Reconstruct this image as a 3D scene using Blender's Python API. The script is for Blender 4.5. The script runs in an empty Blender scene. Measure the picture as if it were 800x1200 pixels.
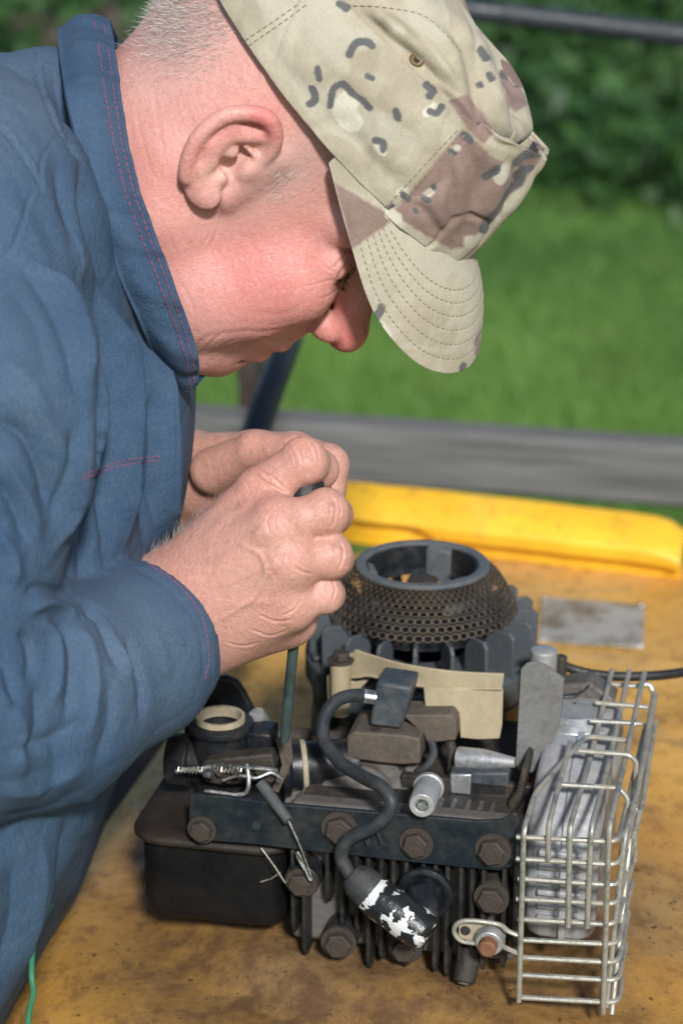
import bpy, bmesh, math, random
import numpy as np
import openvdb
from mathutils import Vector, Matrix
from mathutils.bvhtree import BVHTree

random.seed(7); RNG = np.random.default_rng(7)
SC = bpy.context.scene
COL = SC.collection
R = math.radians

# ---------------------------------------------------------------- camera
PITCH = R(19.5); FPX = 2600.0
CAM = np.array([0.0, 0.0, 0.70])
FWD = np.array([0, math.cos(PITCH), -math.sin(PITCH)])
UP = np.array([0, math.sin(PITCH), math.cos(PITCH)])
RIGHT = np.array([1.0, 0, 0])
cam = bpy.data.cameras.new('camera'); camo = bpy.data.objects.new('camera', cam); COL.objects.link(camo)
camo.location = CAM; camo.rotation_euler = (R(90) - PITCH, 0, 0)
cam.sensor_fit = 'HORIZONTAL'; cam.sensor_width = 24.0; cam.lens = 24.0 * FPX / 800.0
cam.clip_start = 0.05; cam.clip_end = 500
cam.dof.use_dof = True; cam.dof.focus_distance = 1.235; cam.dof.aperture_fstop = 6.2; cam.dof.aperture_blades = 9
SC.camera = camo

# ---------------------------------------------------------------- daylight
SUN_TO = Vector((0.13, -0.80, 0.56)).normalized()
world = bpy.data.worlds.new('World'); SC.world = world; world.use_nodes = True
wn = world.node_tree.nodes; wl = world.node_tree.links
sky = wn.new('ShaderNodeTexSky'); sky.sky_type = 'NISHITA'; sky.sun_disc = False
sky.sun_elevation = math.asin(SUN_TO.z); sky.sun_rotation = math.atan2(SUN_TO.x, SUN_TO.y)
wl.new(sky.outputs[0], wn['Background'].inputs[0]); wn['Background'].inputs[1].default_value = 0.105
sl = bpy.data.lights.new('sun', 'SUN'); sl.energy = 4.7; sl.angle = R(6.0); sl.color = (1.0, 0.98, 0.955)
so = bpy.data.objects.new('sun', sl); COL.objects.link(so); so.rotation_euler = (-SUN_TO).to_track_quat('-Z', 'Y').to_euler()
SC.view_settings.view_transform = 'Standard'; SC.view_settings.look = 'None'
SC.view_settings.exposure = 0.0; SC.view_settings.gamma = 1.0

# ---------------------------------------------------------------- measuring helpers (photo pixel + depth -> place)
def cc(px, py, d):                       # camera-frame metres (right, up, away)
    return np.array([(px - 400) / FPX * d, (600 - py) / FPX * d, d])
def c2w(p):
    p = np.asarray(p, float)
    return CAM + p[..., 0:1] * RIGHT + p[..., 1:2] * UP + p[..., 2:3] * FWD
def w2px(p):
    q = np.asarray(p, float) - CAM
    d = q @ FWD
    return 400 + FPX * (q @ RIGHT) / d, 600 - FPX * (q @ UP) / d
def P(px, py, d): return c2w(cc(px, py, d))
def ray(px, py): return RIGHT * (px - 400) / FPX + UP * (600 - py) / FPX + FWD
def Pz(px, py, z):
    D = ray(px, py); return CAM + D * ((z - CAM[2]) / D[2])
def Py(px, py, y):
    D = ray(px, py); return CAM + D * (y / D[1])

# engine frame: yawed so that its right side is nearer
EYAW = R(-12); EO = np.array([0.0, 1.15, 0.0])
EU = np.array([math.cos(EYAW), math.sin(EYAW), 0]); EV = np.array([-math.sin(EYAW), math.cos(EYAW), 0])
def E(px, py, v):
    D = ray(px, py); t = (v - (CAM - EO) @ EV) / (D @ EV); w = CAM + D * t - EO
    return np.array([w @ EU, v, w[2]])
def Ez(px, py, z):
    w = Pz(px, py, z) - EO; return np.array([w @ EU, w @ EV, z])

# ---------------------------------------------------------------- object helpers
def tag(o, label=None, cat=None, group=None, kind=None):
    if label: o['label'] = label
    if cat: o['category'] = cat
    if group: o['group'] = group
    if kind: o['kind'] = kind
    return o
def empty(name, loc=(0, 0, 0), rz=0, label=None, cat=None, group=None):
    o = bpy.data.objects.new(name, None); COL.objects.link(o); o.location = loc; o.rotation_euler = (0, 0, rz)
    o.empty_display_size = 0.05
    return tag(o, label, cat, group)
def link(name, me, m=None, parent=None, world=False):
    o = bpy.data.objects.new(name, me); COL.objects.link(o)
    if m and not me.materials: me.materials.append(m)
    if parent:
        o.parent = parent
        if world:                        # geometry given in world metres under an unrotated thing
            r = parent; off = Vector((0, 0, 0))
            while r: off -= r.location; r = r.parent
            o.location = off
    return o
def mesh_np(name, V, F, smooth=True):
    me = bpy.data.meshes.new(name)
    V = np.asarray(V, np.float32); F = np.asarray(F, np.int32); k = F.shape[1]
    me.vertices.add(len(V)); me.vertices.foreach_set('co', V.ravel()); me.loops.add(F.size); me.loops.foreach_set('vertex_index', F.ravel())
    me.polygons.add(len(F)); me.polygons.foreach_set('loop_start', np.arange(0, F.size, k, dtype=np.int32)); me.update(calc_edges=True); me.validate()
    if smooth: me.shade_smooth()
    return me
def fattr(me, name, arr):
    a = me.attributes.new(name, 'FLOAT', 'POINT'); a.data.foreach_set('value', np.asarray(arr, np.float32))
def cattr(me, name, arr):
    a = me.attributes.new(name, 'FLOAT_COLOR', 'POINT'); c = np.ones((len(arr), 4), np.float32); c[:, :3] = arr
    a.data.foreach_set('color', c.ravel())

def spline(pts, n=8, closed=False):
    P_ = np.asarray(pts, float); out = []
    N = len(P_); rng = range(N if closed else N - 1)
    for i in rng:
        g = (lambda k: P_[k % N]) if closed else (lambda k: P_[min(max(k, 0), N - 1)])
        p0, p1, p2, p3 = g(i - 1), g(i), g(i + 1), g(i + 2)
        for j in range(n):
            t = j / n
            out.append(0.5 * (2 * p1 + (p2 - p0) * t + (2 * p0 - 5 * p1 + 4 * p2 - p3) * t * t + (3 * p1 - p0 - 3 * p2 + p3) * t ** 3))
    if not closed: out.append(P_[-1])
    return np.array(out)

def frame(d):
    d = np.asarray(d, float); d = d / np.linalg.norm(d)
    a = np.array([0, 0, 1.0]) if abs(d[2]) < 0.9 else np.array([1.0, 0, 0])
    x = np.cross(a, d); x /= np.linalg.norm(x)
    return x, np.cross(d, x), d

class MB:
    def __init__(s): s.v = []; s.f = []
    def add(s, V, F):
        k = len(s.v); s.v += [tuple(float(c) for c in p) for p in V]; s.f += [tuple(int(i) + k for i in f) for f in F]; return s
    def box(s, lo, hi):
        (a, b, c), (d, e, f) = lo, hi
        V = [(a, b, c), (d, b, c), (d, e, c), (a, e, c), (a, b, f), (d, b, f), (d, e, f), (a, e, f)]
        return s.add(V, [(0, 3, 2, 1), (4, 5, 6, 7), (0, 1, 5, 4), (1, 2, 6, 5), (2, 3, 7, 6), (3, 0, 4, 7)])
    def cyl(s, a, b, r0, r1=None, n=24, cap=True):
        r1 = r0 if r1 is None else r1
        return s.rings([(a, r0), (b, r1)], n, cap)
    def rings(s, secs, n=24, cap=True, axis=None, rot=0.0):       # sections (point, radius) along one axis
        a, b = np.asarray(secs[0][0], float), np.asarray(secs[-1][0], float)
        x, y, d = frame(axis if axis is not None else b - a)
        th = np.arange(n) * 2 * math.pi / n + rot
        V = []; F = []
        for c, r in secs:
            c = np.asarray(c, float); V += [c + r * (math.cos(t) * x + math.sin(t) * y) for t in th]
        for i in range(len(secs) - 1):
            for j in range(n):
                k = (j + 1) % n; F.append((i * n + j, i * n + k, (i + 1) * n + k, (i + 1) * n + j))
        if cap:
            F.append(tuple(range(n - 1, -1, -1))); F.append(tuple(range((len(secs) - 1) * n, len(secs) * n)))
        return s.add(V, F)
    def lathe(s, prof, c, axis=(0, 0, 1), n=32, closed=False):    # prof (r, h)
        x, y, d = frame(axis); c = np.asarray(c, float); V = []; F = []; m = len(prof)
        for r, h in prof:
            V += [c + d * h + r * (math.cos(t) * x + math.sin(t) * y) for t in np.arange(n) * 2 * math.pi / n]
        for i in range(m if closed else m - 1):
            for j in range(n):
                k = (j + 1) % n; i2 = (i + 1) % m
                F.append((i * n + j, i * n + k, i2 * n + k, i2 * n + j))
        return s.add(V, F)
    def tube(s, pts, r, n=8, cap=True):
        pts = np.asarray(pts, float); m = len(pts)
        T = np.gradient(pts, axis=0); T /= np.linalg.norm(T, axis=1)[:, None] + 1e-12
        x, _, _ = frame(T[0]); V = []; F = []
        rr = np.broadcast_to(np.asarray(r, float), (m,))
        for i in range(m):
            x = x - T[i] * (x @ T[i]); x /= np.linalg.norm(x) + 1e-12; y = np.cross(T[i], x)
            V += [pts[i] + rr[i] * (math.cos(t) * x + math.sin(t) * y) for t in np.arange(n) * 2 * math.pi / n]
        for i in range(m - 1):
            for j in range(n):
                k = (j + 1) % n; F.append((i * n + j, i * n + k, (i + 1) * n + k, (i + 1) * n + j))
        if cap:
            F.append(tuple(range(n - 1, -1, -1))); F.append(tuple(range((m - 1) * n, m * n)))
        return s.add(V, F)
    def prism(s, A, B):                                            # two matching outlines
        n = len(A); V = list(A) + list(B)
        F = [tuple(range(n)), tuple(range(2 * n - 1, n - 1, -1))] + [(i, i + n, (i + 1) % n + n, (i + 1) % n) for i in range(n)]
        return s.add(V, F)
    def grid(s, G):
        G = np.asarray(G); a, b = G.shape[:2]
        F = [(i * b + j, i * b + j + 1, (i + 1) * b + j + 1, (i + 1) * b + j) for i in range(a - 1) for j in range(b - 1)]
        return s.add(G.reshape(-1, 3), F)
    def mesh(s, name, smooth=True, angle=35):
        me = bpy.data.meshes.new(name); me.from_pydata(s.v, [], s.f)
        bm = bmesh.new(); bm.from_mesh(me); bmesh.ops.recalc_face_normals(bm, faces=bm.faces); bm.to_mesh(me); bm.free()
        if smooth: me.shade_smooth(); me.set_sharp_from_angle(angle=R(angle))
        return me
    def build(s, name, m, parent=None, world=False, bevel=0, angle=35, seg=2):
        o = link(name, s.mesh(name, True, angle), m, parent, world)
        if bevel:
            b = o.modifiers.new('bevel', 'BEVEL'); b.width = bevel; b.segments = seg; b.limit_method = 'ANGLE'; b.angle_limit = R(40)
            b.harden_normals = False
        return o

# ---------------------------------------------------------------- material helpers
class NT:
    def __init__(s, name):
        s.m = bpy.data.materials.new(name); s.m.use_nodes = True; s.t = s.m.node_tree; s.b = s.t.nodes['Principled BSDF']
        s.co = s.t.nodes.new('ShaderNodeTexCoord').outputs['Object']
    def n(s, typ, **kw):
        o = s.t.nodes.new(typ)
        for k, v in kw.items():
            if k.startswith('i_'):
                key = k[2:]; key = int(key) if key.isdigit() else key.replace('_', ' ')
                s.set(o.inputs[key], v)
            else: setattr(o, k, v)
        return o
    def set(s, sock, v):
        if isinstance(v, bpy.types.NodeSocket): s.t.links.new(v, sock)
        elif isinstance(v, bpy.types.Node): s.t.links.new(v.outputs[0], sock)
        else:
            if sock.type == 'RGBA' and len(v) == 3: v = (*v, 1)
            sock.default_value = v
    def noise(s, scale, detail=4, rough=0.6, co=None, dist=0.0):
        return s.n('ShaderNodeTexNoise', i_Vector=co or s.co, i_Scale=scale, i_Detail=detail, i_Roughness=rough, i_Distortion=dist).outputs['Fac']
    def ramp(s, fac, lo, hi, a=0.0, b=1.0):
        return s.n('ShaderNodeMapRange', i_0=fac, i_1=lo, i_2=hi, i_3=a, i_4=b).outputs[0]
    def mix(s, fac, a, b, mode='MIX'):
        o = s.n('ShaderNodeMix', data_type='RGBA', blend_type=mode); s.set(o.inputs[0], fac); s.set(o.inputs[6], a); s.set(o.inputs[7], b)
        return o.outputs[2]
    def math(s, op, a, b=0.0, c=0.0):
        o = s.n('ShaderNodeMath', operation=op); s.set(o.inputs[0], a); s.set(o.inputs[1], b); s.set(o.inputs[2], c); return o.outputs[0]
    def attr(s, name): return s.n('ShaderNodeAttribute', attribute_name=name)
    def bump(s, h, dist, strength=1.0, prev=None):
        o = s.n('ShaderNodeBump', i_Height=h, i_Distance=dist, i_Strength=strength)
        if prev: s.set(o.inputs['Normal'], prev)
        return o.outputs[0]
    def out(s, color=None, rough=None, metal=None, normal=None, **kw):
        for k, v in (('Base Color', color), ('Roughness', rough), ('Metallic', metal), ('Normal', normal)):
            if v is not None: s.set(s.b.inputs[k], v)
        for k, v in kw.items(): s.set(s.b.inputs[k.replace('_', ' ')], v)
        return s.m

def grimy(name, base, dirt, rough=0.5, metal=0.0, scale=30, amount=0.5, fine=180, bump=0.0006, worn=None, contrast=.16, rough2=0.85, spec=.4):
    t = NT(name)
    n1 = t.noise(scale, 6, 0.65); n2 = t.noise(fine, 4, 0.6); n3 = t.noise(scale * 3.1, 5, .6)
    f = t.ramp(t.math('MULTIPLY_ADD', n2, 0.35, t.math('MULTIPLY', n1, 0.65)), 0.62 - amount * .35 - contrast * .5, 0.62 - amount * .35 + contrast)
    c = t.mix(f, base, dirt)
    c = t.mix(t.ramp(n3, .35, .7, 0, .35), c, tuple(x * .45 for x in base))
    if worn: c = t.mix(t.ramp(n3, .62, .68), c, worn)
    return t.out(c, t.ramp(f, 0, 1, rough, rough2), t.ramp(f, 0, 1, metal, metal * .25) if metal else 0.0, t.bump(t.math('ADD', n2, n1), bump, .7), Specular_IOR_Level=spec)

M = {}
M['black'] = grimy('black_painted_steel', (.009, .012, .016), (.040, .034, .028), .33, 0, 28, .2, 160, .0005, spec=.3)
M['tank'] = grimy('tank_paint', (.005, .006, .0075), (.016, .011, .008), .36, 0, 16, .33, 120, .0006, contrast=.25, spec=.25)
M['bracket'] = grimy('bracket_paint', (.011, .018, .025), (.035, .032, .028), .34, .15, 22, .25, 140, .0005)
M['fin'] = grimy('cast_fin', (.016, .019, .022), (.05, .041, .032), .42, .2, 40, .36, 220, .0008)
M['cast'] = grimy('cast_aluminium_dirty', (.20, .20, .195), (.075, .055, .04), .45, .6, 26, .5, 200, .0008)
M['castdark'] = grimy('oily_casting', (.034, .033, .031), (.07, .053, .038), .42, .3, 24, .42, 200, .001)
M['alu'] = grimy('aluminium', (.50, .51, .52), (.24, .23, .21), .34, .75, 22, .33, 220, .0004)
M['muffler'] = grimy('dull_muffler', (.44, .45, .47), (.22, .205, .19), .5, .35, 22, .38, 220, .0008)
M['vane'] = grimy('grey_vane', (.17, .18, .18), (.10, .08, .06), .38, .55, 18, .45, 220, .0004)
M['zinc'] = grimy('zinc_wire', (.50, .50, .45), (.25, .21, .15), .3, .85, 60, .36, 260, .0003)
M['chrome'] = grimy('bright_steel', (.62, .63, .64), (.3, .28, .26), .2, .95, 60, .25, 260, .0003)
M['flywheel'] = grimy('flywheel_cast', (.10, .125, .15), (.07, .062, .053), .38, .35, 30, .45, 200, .0008)
M['screen'] = grimy('screen_steel', (.046, .038, .030), (.12, .09, .06), .55, .35, 26, .55, 200, .0004)
M['ringp'] = grimy('grey_ring', (.085, .105, .125), (.13, .125, .11), .45, .1, 50, .4, 300, .0003)
M['tan'] = grimy('tan_plastic', (.44, .375, .245), (.28, .225, .14), .5, 0, 18, .45, 160, .0003, contrast=.25)
M['lam'] = grimy('laminated_core', (.085, .074, .063), (.125, .098, .073), .55, .2, 34, .5, 240, .0007)
M['coil'] = grimy('coil_plastic', (.035, .047, .06), (.10, .10, .095), .4, 0, 30, .4, 200, .0004)
M['bolt'] = grimy('bolt_steel', (.07, .064, .058), (.055, .038, .027), .42, .6, 70, .5, 340, .0007)
M['rubber'] = grimy('rubber', (.022, .027, .032), (.06, .058, .054), .5, 0, 40, .3, 260, .0004)
M['rust'] = grimy('rusty_bolt', (.27, .12, .06), (.12, .06, .035), .6, .3, 60, .5, 300, .0007)
M['gasket'] = grimy('gasket_ring', (.42, .37, .26), (.22, .18, .12), .6, 0, 50, .4, 260, .0003)
M['cableblack'] = grimy('cable_sheath', (.012, .013, .016), (.03, .03, .03), .4, 0, 40, .3, 260, .0002)
M['tube'] = grimy('handle_paint', (.028, .036, .043), (.05, .055, .06), .35, .1, 20, .3, 160, .0002)
M['handleblack'] = grimy('screwdriver_handle', (.012, .013, .014), (.025, .024, .022), .4, 0, 50, .3, 260, .0002)
M['shaft'] = grimy('screwdriver_shaft', (.10, .155, .155), (.05, .065, .065), .28, .75, 60, .4, 260, .0002)
M['stitch'] = NT('pink_thread').out((.24, .055, .11), .8)
M['tanthread'] = NT('tan_thread').out((.26, .22, .14), .85)
M['greencord'] = NT('green_cord').out((.03, .17, .09), .6)
M['brass'] = grimy('brass_eyelet', (.30, .21, .10), (.12, .09, .05), .4, .8, 200, .4, 400, .0001)
M['hole'] = NT('hole_shadow_metal').out((.02, .02, .02), .9)
# ================================================================ SETTING
GZ = -0.95
t = NT('soil_and_turf')
M['ground'] = t.out(t.mix(t.ramp(t.noise(1.3, 5), .35, .65), (.035, .085, .014), (.06, .11, .02)), .95)
g = link('ground', MB().add([(-150, -150, GZ), (150, -150, GZ), (150, 150, GZ), (-150, 150, GZ)], [(0, 1, 2, 3)]).mesh('ground'), M['ground'])
tag(g, 'green lawn ground stretching behind the fence rail', kind='structure')

def blades(name, n, xr, yr, hgt, wid, lean, m, zf=None):
    y = yr[0] + (yr[1] - yr[0]) * RNG.random(n) ** 1.2
    x = (RNG.random(n) * 2 - 1) * (xr * y / yr[1])
    a = RNG.random(n) * 2 * math.pi; h = hgt * (0.5 + RNG.random(n)); w = wid * (.6 + .8 * RNG.random(n))
    la = RNG.random(n) * 2 * math.pi; le = lean * h * RNG.random(n)
    B = np.stack([x, y, np.full(n, GZ)], 1)
    s = np.stack([np.cos(a) * w, np.sin(a) * w, np.zeros(n)], 1)
    top = B + np.stack([np.cos(la) * le, np.sin(la) * le, h], 1)
    V = np.stack([B - s, B + s, top + s * .25, top - s * .25], 1).reshape(-1, 3)
    me = mesh_np(name, V, np.arange(n)[:, None] * 4 + np.array([0, 1, 2, 3]), False)
    fattr(me, 'v', np.repeat(RNG.random(n), 4))
    return link(name, me, m)
t = NT('grass_blade'); v = t.attr('v').outputs['Fac']
geo = t.n('ShaderNodeNewGeometry').outputs['Position']
big = t.noise(.9, 4, .6, geo)
c = t.mix(v, (.095, .21, .032), (.155, .285, .055)); c = t.mix(t.ramp(big, .35, .65), c, (.055, .14, .022))
c = t.mix(t.ramp(t.noise(3.5, 4, .6, geo), .58, .75, 0, .5), c, (.17, .22, .06))
M['grass'] = t.out(c, .6, Transmission_Weight=0.0)
o = blades('grass', 330000, 3.5, (3.6, 9.6), .05, .0024, .9, M['grass']); tag(o, 'bright green mown lawn grass', kind='stuff')

# leafy undergrowth at the far edge of the lawn
def leaves(name, n, fn, size, m, label):
    C0 = fn(n); a = RNG.normal(size=(n, 3)); a /= np.linalg.norm(a, axis=1)[:, None]
    b = np.cross(a, RNG.normal(size=(n, 3))); b /= np.linalg.norm(b, axis=1)[:, None]
    s = (size * (.5 + RNG.random(n)))[:, None]
    V = np.stack([C0 - a * s, C0 + b * s * .45, C0 + a * s, C0 - b * s * .45], 1).reshape(-1, 3)
    me = bpy.data.meshes.new(name); me.from_pydata(V.tolist(), [], (np.arange(n)[:, None] * 4 + [0, 1, 2, 3]).tolist())
    fattr(me, 'v', np.repeat(RNG.random(n), 4)); o = link(name, me, m); tag(o, label, kind='stuff'); return o
t = NT('weed_leaf'); v = t.attr('v').outputs['Fac']
M['weed'] = t.out(t.mix(v, (.012, .045, .010), (.035, .10, .016)), .6)
cl = np.stack([RNG.uniform(-3.6, 3.6, 90), RNG.uniform(7.5, 13.5, 90), RNG.uniform(.22, .6, 90)], 1); cl[:, 2] *= np.clip((cl[:, 1] - 6.9) / 2.0, .25, 1)
def weedfn(n):
    k = RNG.integers(0, len(cl), n); q = cl[k]; r = RNG.normal(size=(n, 3)) * np.array([.22, .2, 0])
    z = GZ + q[:, 2] * RNG.random(n) ** .7 * 1.15
    return np.stack([q[:, 0] + r[:, 0], q[:, 1] + r[:, 1], z], 1)
leaves('undergrowth', 26000, weedfn, .05, M['weed'], 'dark leafy undergrowth along the far edge of the lawn')

# felled timber and bare earth at the top of the picture
t = NT('bark'); sc_ = t.n('ShaderNodeMapping', i_Vector=t.co, i_Scale=(1, 9, 9))
nb = t.noise(3, 6, .7, sc_.outputs[0])
M['bark'] = t.out(t.mix(t.ramp(nb, .35, .65), (.05, .038, .03), (.17, .135, .11)), .9, normal=t.bump(nb, .03))
t = NT('bare_earth'); M['earth'] = t.out(t.mix(t.ramp(t.noise(4, 6), .35, .65), (.045, .032, .028), (.12, .085, .072)), .95)
e = MB(); Y, X = np.meshgrid(np.linspace(13.2, 18, 14), np.linspace(-9, 9, 40), indexing='ij')
e.grid(np.stack([X, Y, GZ + .02 + .10 * np.sin(X * 1.7 + Y) ** 2 * np.minimum(1, (Y - 13.2))], 2))
tag(e.build('bare_earth', M['earth']), 'strip of bare brown earth beyond the lawn', kind='structure')
def log(pa, pb, r, label):
    pa, pb = np.array(pa), np.array(pb); b = MB(); L = np.linspace(0, 1, 14)
    pts = pa + (pb - pa) * L[:, None]; b.tube(pts, r * (1 + .06 * np.sin(L * 9)), 18)
    c = (pa + pb) / 2; th = empty('log', (c[0], c[1], GZ), 0, label, 'log', 'felled logs beyond the lawn')
    b.build('trunk', M['bark'], th, True)
    for i in range(3):
        q = pa + (pb - pa) * (.2 + .3 * i); s = MB(); s.cyl(q, q + np.array([.05 * (i - 1), -r * .6, r * 1.25]), r * .25, r * .2, 10)
        s.build('branch_stub', M['bark'], th, True)
log((-3.0, 11.3, GZ + .2), (-.72, 10.9, GZ + .17), .17, 'grey brown felled log lying on the grass behind the man')
log((.6, 14.6, GZ + .22), (1.75, 14.2, GZ + .2), .2, 'pinkish brown felled log lying beyond the undergrowth')

# ---- fence rail
FY = R(-13)
t = NT('weathered_wood'); mp = t.n('ShaderNodeMapping', i_Vector=t.co, i_Scale=(1.5, 40, 40))
nw = t.noise(4, 7, .65, mp.outputs[0]); nk = t.noise(5, 4, .5)
M['wood'] = t.out(t.mix(t.ramp(nw, .3, .7), (.062, .060, .058), (.19, .187, .18)), .8, normal=t.bump(nw, .002))
t = NT('dark_wood'); M['darkwood'] = t.out(t.mix(t.ramp(t.noise(30, 5), .3, .7), (.02, .014, .010), (.055, .04, .03)), .85)
a = Py(500, 504, 2.3); fo = empty('wooden_fence', (a[0], a[1], GZ), FY, 'weathered grey wooden fence rail running behind the mower', 'fence')
rl = MB(); zt = a[2] - GZ; rl.box((-1.7, 0, zt - .069), (1.7, .045, zt)); rl.build('rail', M['wood'], fo, bevel=.006)
for ux in (-1.3, -.215, 1.3):
    pb = MB(); pb.box((ux - .011, .047, 0), (ux + .011, .085, zt + .05)); pb.build('post', M['darkwood'], fo, bevel=.003)
r2 = MB(); r2.box((-1.7, .002, .25), (1.7, .045, .33)); r2.build('rail', M['wood'], fo, bevel=.006)
# ================================================================ LAWN MOWER (deck, flap, handle)
MY = R(-14); MO = np.array([0.02, 1.42, 0.0])
mu = np.array([math.cos(MY), math.sin(MY), 0]); mv = np.array([-math.sin(MY), math.cos(MY), 0])
def toM(w): w = np.asarray(w) - MO; return np.array([w @ mu, w @ mv, w[2]])
mower = empty('lawn_mower', MO, MY, 'worn yellow lawn mower deck carrying the opened engine', 'lawn mower')
t = NT('worn_yellow_paint')
n1 = t.noise(7, 7, .68); n2 = t.noise(42, 6, .7); n3 = t.noise(230, 4, .6); n4 = t.noise(3.2, 5, .6, dist=.6)
gn = t.n('ShaderNodeNewGeometry').outputs['Position']; sp = t.n('ShaderNodeSeparateXYZ', i_0=gn)
base = t.mix(t.ramp(n1, .38, .66), (.66, .365, .075), (.50, .25, .048))
base = t.mix(t.ramp(n4, .46, .68, 0, .75), base, (.52, .38, .20))                       # dried clay
base = t.mix(t.ramp(n2, .50, .70, 0, .75), base, (.19, .085, .028))                      # rust blooms
speck = t.ramp(n3, .62, .70); base = t.mix(speck, base, (.05, .03, .018))
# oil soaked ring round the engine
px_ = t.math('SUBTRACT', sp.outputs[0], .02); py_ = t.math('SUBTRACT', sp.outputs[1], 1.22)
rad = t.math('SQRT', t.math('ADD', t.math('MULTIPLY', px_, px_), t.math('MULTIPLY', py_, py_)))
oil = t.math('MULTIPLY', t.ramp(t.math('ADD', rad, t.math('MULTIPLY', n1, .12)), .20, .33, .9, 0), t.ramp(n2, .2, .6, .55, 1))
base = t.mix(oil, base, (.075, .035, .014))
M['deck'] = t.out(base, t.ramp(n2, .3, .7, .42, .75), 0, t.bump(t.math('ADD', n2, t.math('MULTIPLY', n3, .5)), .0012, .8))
t = NT('bright_yellow_flap'); n1 = t.noise(14, 6, .6); n2 = t.noise(90, 5, .6)
c = t.mix(t.ramp(n1, .4, .7), (.84, .50, .03), (.76, .40, .022)); c = t.mix(t.ramp(n2, .56, .72, 0, .7), c, (.33, .16, .03)); c = t.mix(t.ramp(t.noise(5, 6, .7), .5, .7, 0, .5), c, (.55, .33, .08))
M['flap'] = t.out(c, .45, 0, t.bump(n2, .0004))
# deck: plan outline is a rounded shape, edge rolls down into a skirt
def deck_pt(th, s):
    # s 0 centre .. 1 rim .. 1.35 skirt bottom
    a, b = .40, .475
    e = 2.0 / 6.0
    cx = math.copysign(abs(math.cos(th)) ** e, math.cos(th)) * a; cy = math.copysign(abs(math.sin(th)) ** e, math.sin(th)) * b
    if s <= .86: return (cx * s, cy * s, 0)
    k = min(1, (s - .86) / .14); ang = k * math.pi / 2; r0 = .86 + .14 * math.sin(ang)
    z = -.06 * (1 - math.cos(ang))
    if s > 1: z -= (s - 1) * .28
    return (cx * r0, cy * r0, z)
ss = np.concatenate([np.linspace(.02, .86, 30), np.linspace(.87, 1, 12), np.linspace(1.02, 1.3, 8)])
tt = np.linspace(0, 2 * math.pi, 161)[:-1]
G = np.array([[deck_pt(th, s) for th in tt] for s in ss]); off = np.array([0.205, .10, 0])
x0 = np.array([(toM(np.array([0.055, 1.30, 0])))[0], toM(np.array([0.055, 1.30, 0]))[1]])
G = G + off
rr = np.hypot(G[..., 0] - x0[0], G[..., 1] - x0[1])
G[..., 2] += -.016 * np.clip((rr - .172) / .009, 0, 1) + .0012 * np.sin(G[..., 0] * 31 + 1) * np.sin(G[..., 1] * 23) 
G[..., 2] += -.05 * np.clip((G[..., 1] - .36) / .1, 0, 1) * 0
dk = MB(); m_, n_ = G.shape[:2]; dk.add(G.reshape(-1, 3), [(i * n_ + j, i * n_ + (j + 1) % n_, (i + 1) * n_ + (j + 1) % n_, (i + 1) * n_ + j) for i in range(m_ - 1) for j in range(n_)] + [tuple(range(n_))])
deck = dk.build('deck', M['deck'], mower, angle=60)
DZ = -.016
# spec plate riveted to the deck (worn blank)
t = NT('worn_plate'); n1 = t.noise(30, 6, .7); n2 = t.noise(160, 4, .6)
M['plate'] = t.out(t.mix(t.ramp(n1, .42, .6), (.42, .41, .38), (.20, .17, .12)), .5, .3, t.bump(n2, .0003))
q = [toM(Pz(px, py, DZ + .003)) for px, py in ((634, 699), (755, 708), (754, 758), (631, 750))]
lp = MB(); lp.prism(q, [p - np.array([0, 0, .0025]) for p in q]); pl = lp.build('spec_plate', M['plate'], mower, bevel=.0006)
for i in range(4):
    p = q[i] * .94 + (q[0] + q[1] + q[2] + q[3]) / 4 * .06
    rv = MB(); rv.lathe([(.0028, 0), (.0022, .0012), (.0005, .0018)], p, n=10); rv.build('rivet', M['alu'], pl)
# rear discharge flap: folded sheet along the back of the deck
fl = MB(); pr = [(.004, 0), (.001, .012), (.000, .022), (-.011, .0235), (-.014, .027), (-.011, .032), (.020, .0475), (.028, .048), (.032, .044), (.030, .038), (.012, .030), (.008, .02), (.012, 0)]
rowsf = []
A = toM(Pz(160, 611, DZ)); B = toM(Pz(797, 681, DZ))
for i in range(41):
    s = i / 40; c = A + (B - A) * s; endk = min(1, (1 - s) * 22 + .25) ; hgt = (1.0 + .10 * math.sin(s * 3.0)) * (.72 + .28 * min(1, endk))
    wob = .0005 * math.sin(s * 37) + .0004 * math.sin(s * 91); sm = min(1, max(0, (s - .52) / .05)); sm = sm * sm * (3 - 2 * sm); lipd = .004 - .011 * sm + .0012 * math.sin(s * 140) * (s < .6)
    rowsf.append([c + np.array([0, a + wob, (h + (lipd if q_ in (3, 2) else 0)) * hgt]) for q_, (a, h) in enumerate(pr)])
Gf = np.array(rowsf); k = len(pr); V = Gf.reshape(-1, 3)
F = [(i * k + j, i * k + (j + 1) % k, (i + 1) * k + (j + 1) % k, (i + 1) * k + j) for i in range(40) for j in range(k)] + [tuple(range(k)), tuple(range(40 * k, 41 * k))]
fl.add(V, F); fp = fl.build('discharge_flap', M['flap'], mower, bevel=.0008, angle=40); fp['label'] = 'bright yellow flap along the back of the deck'
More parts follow.
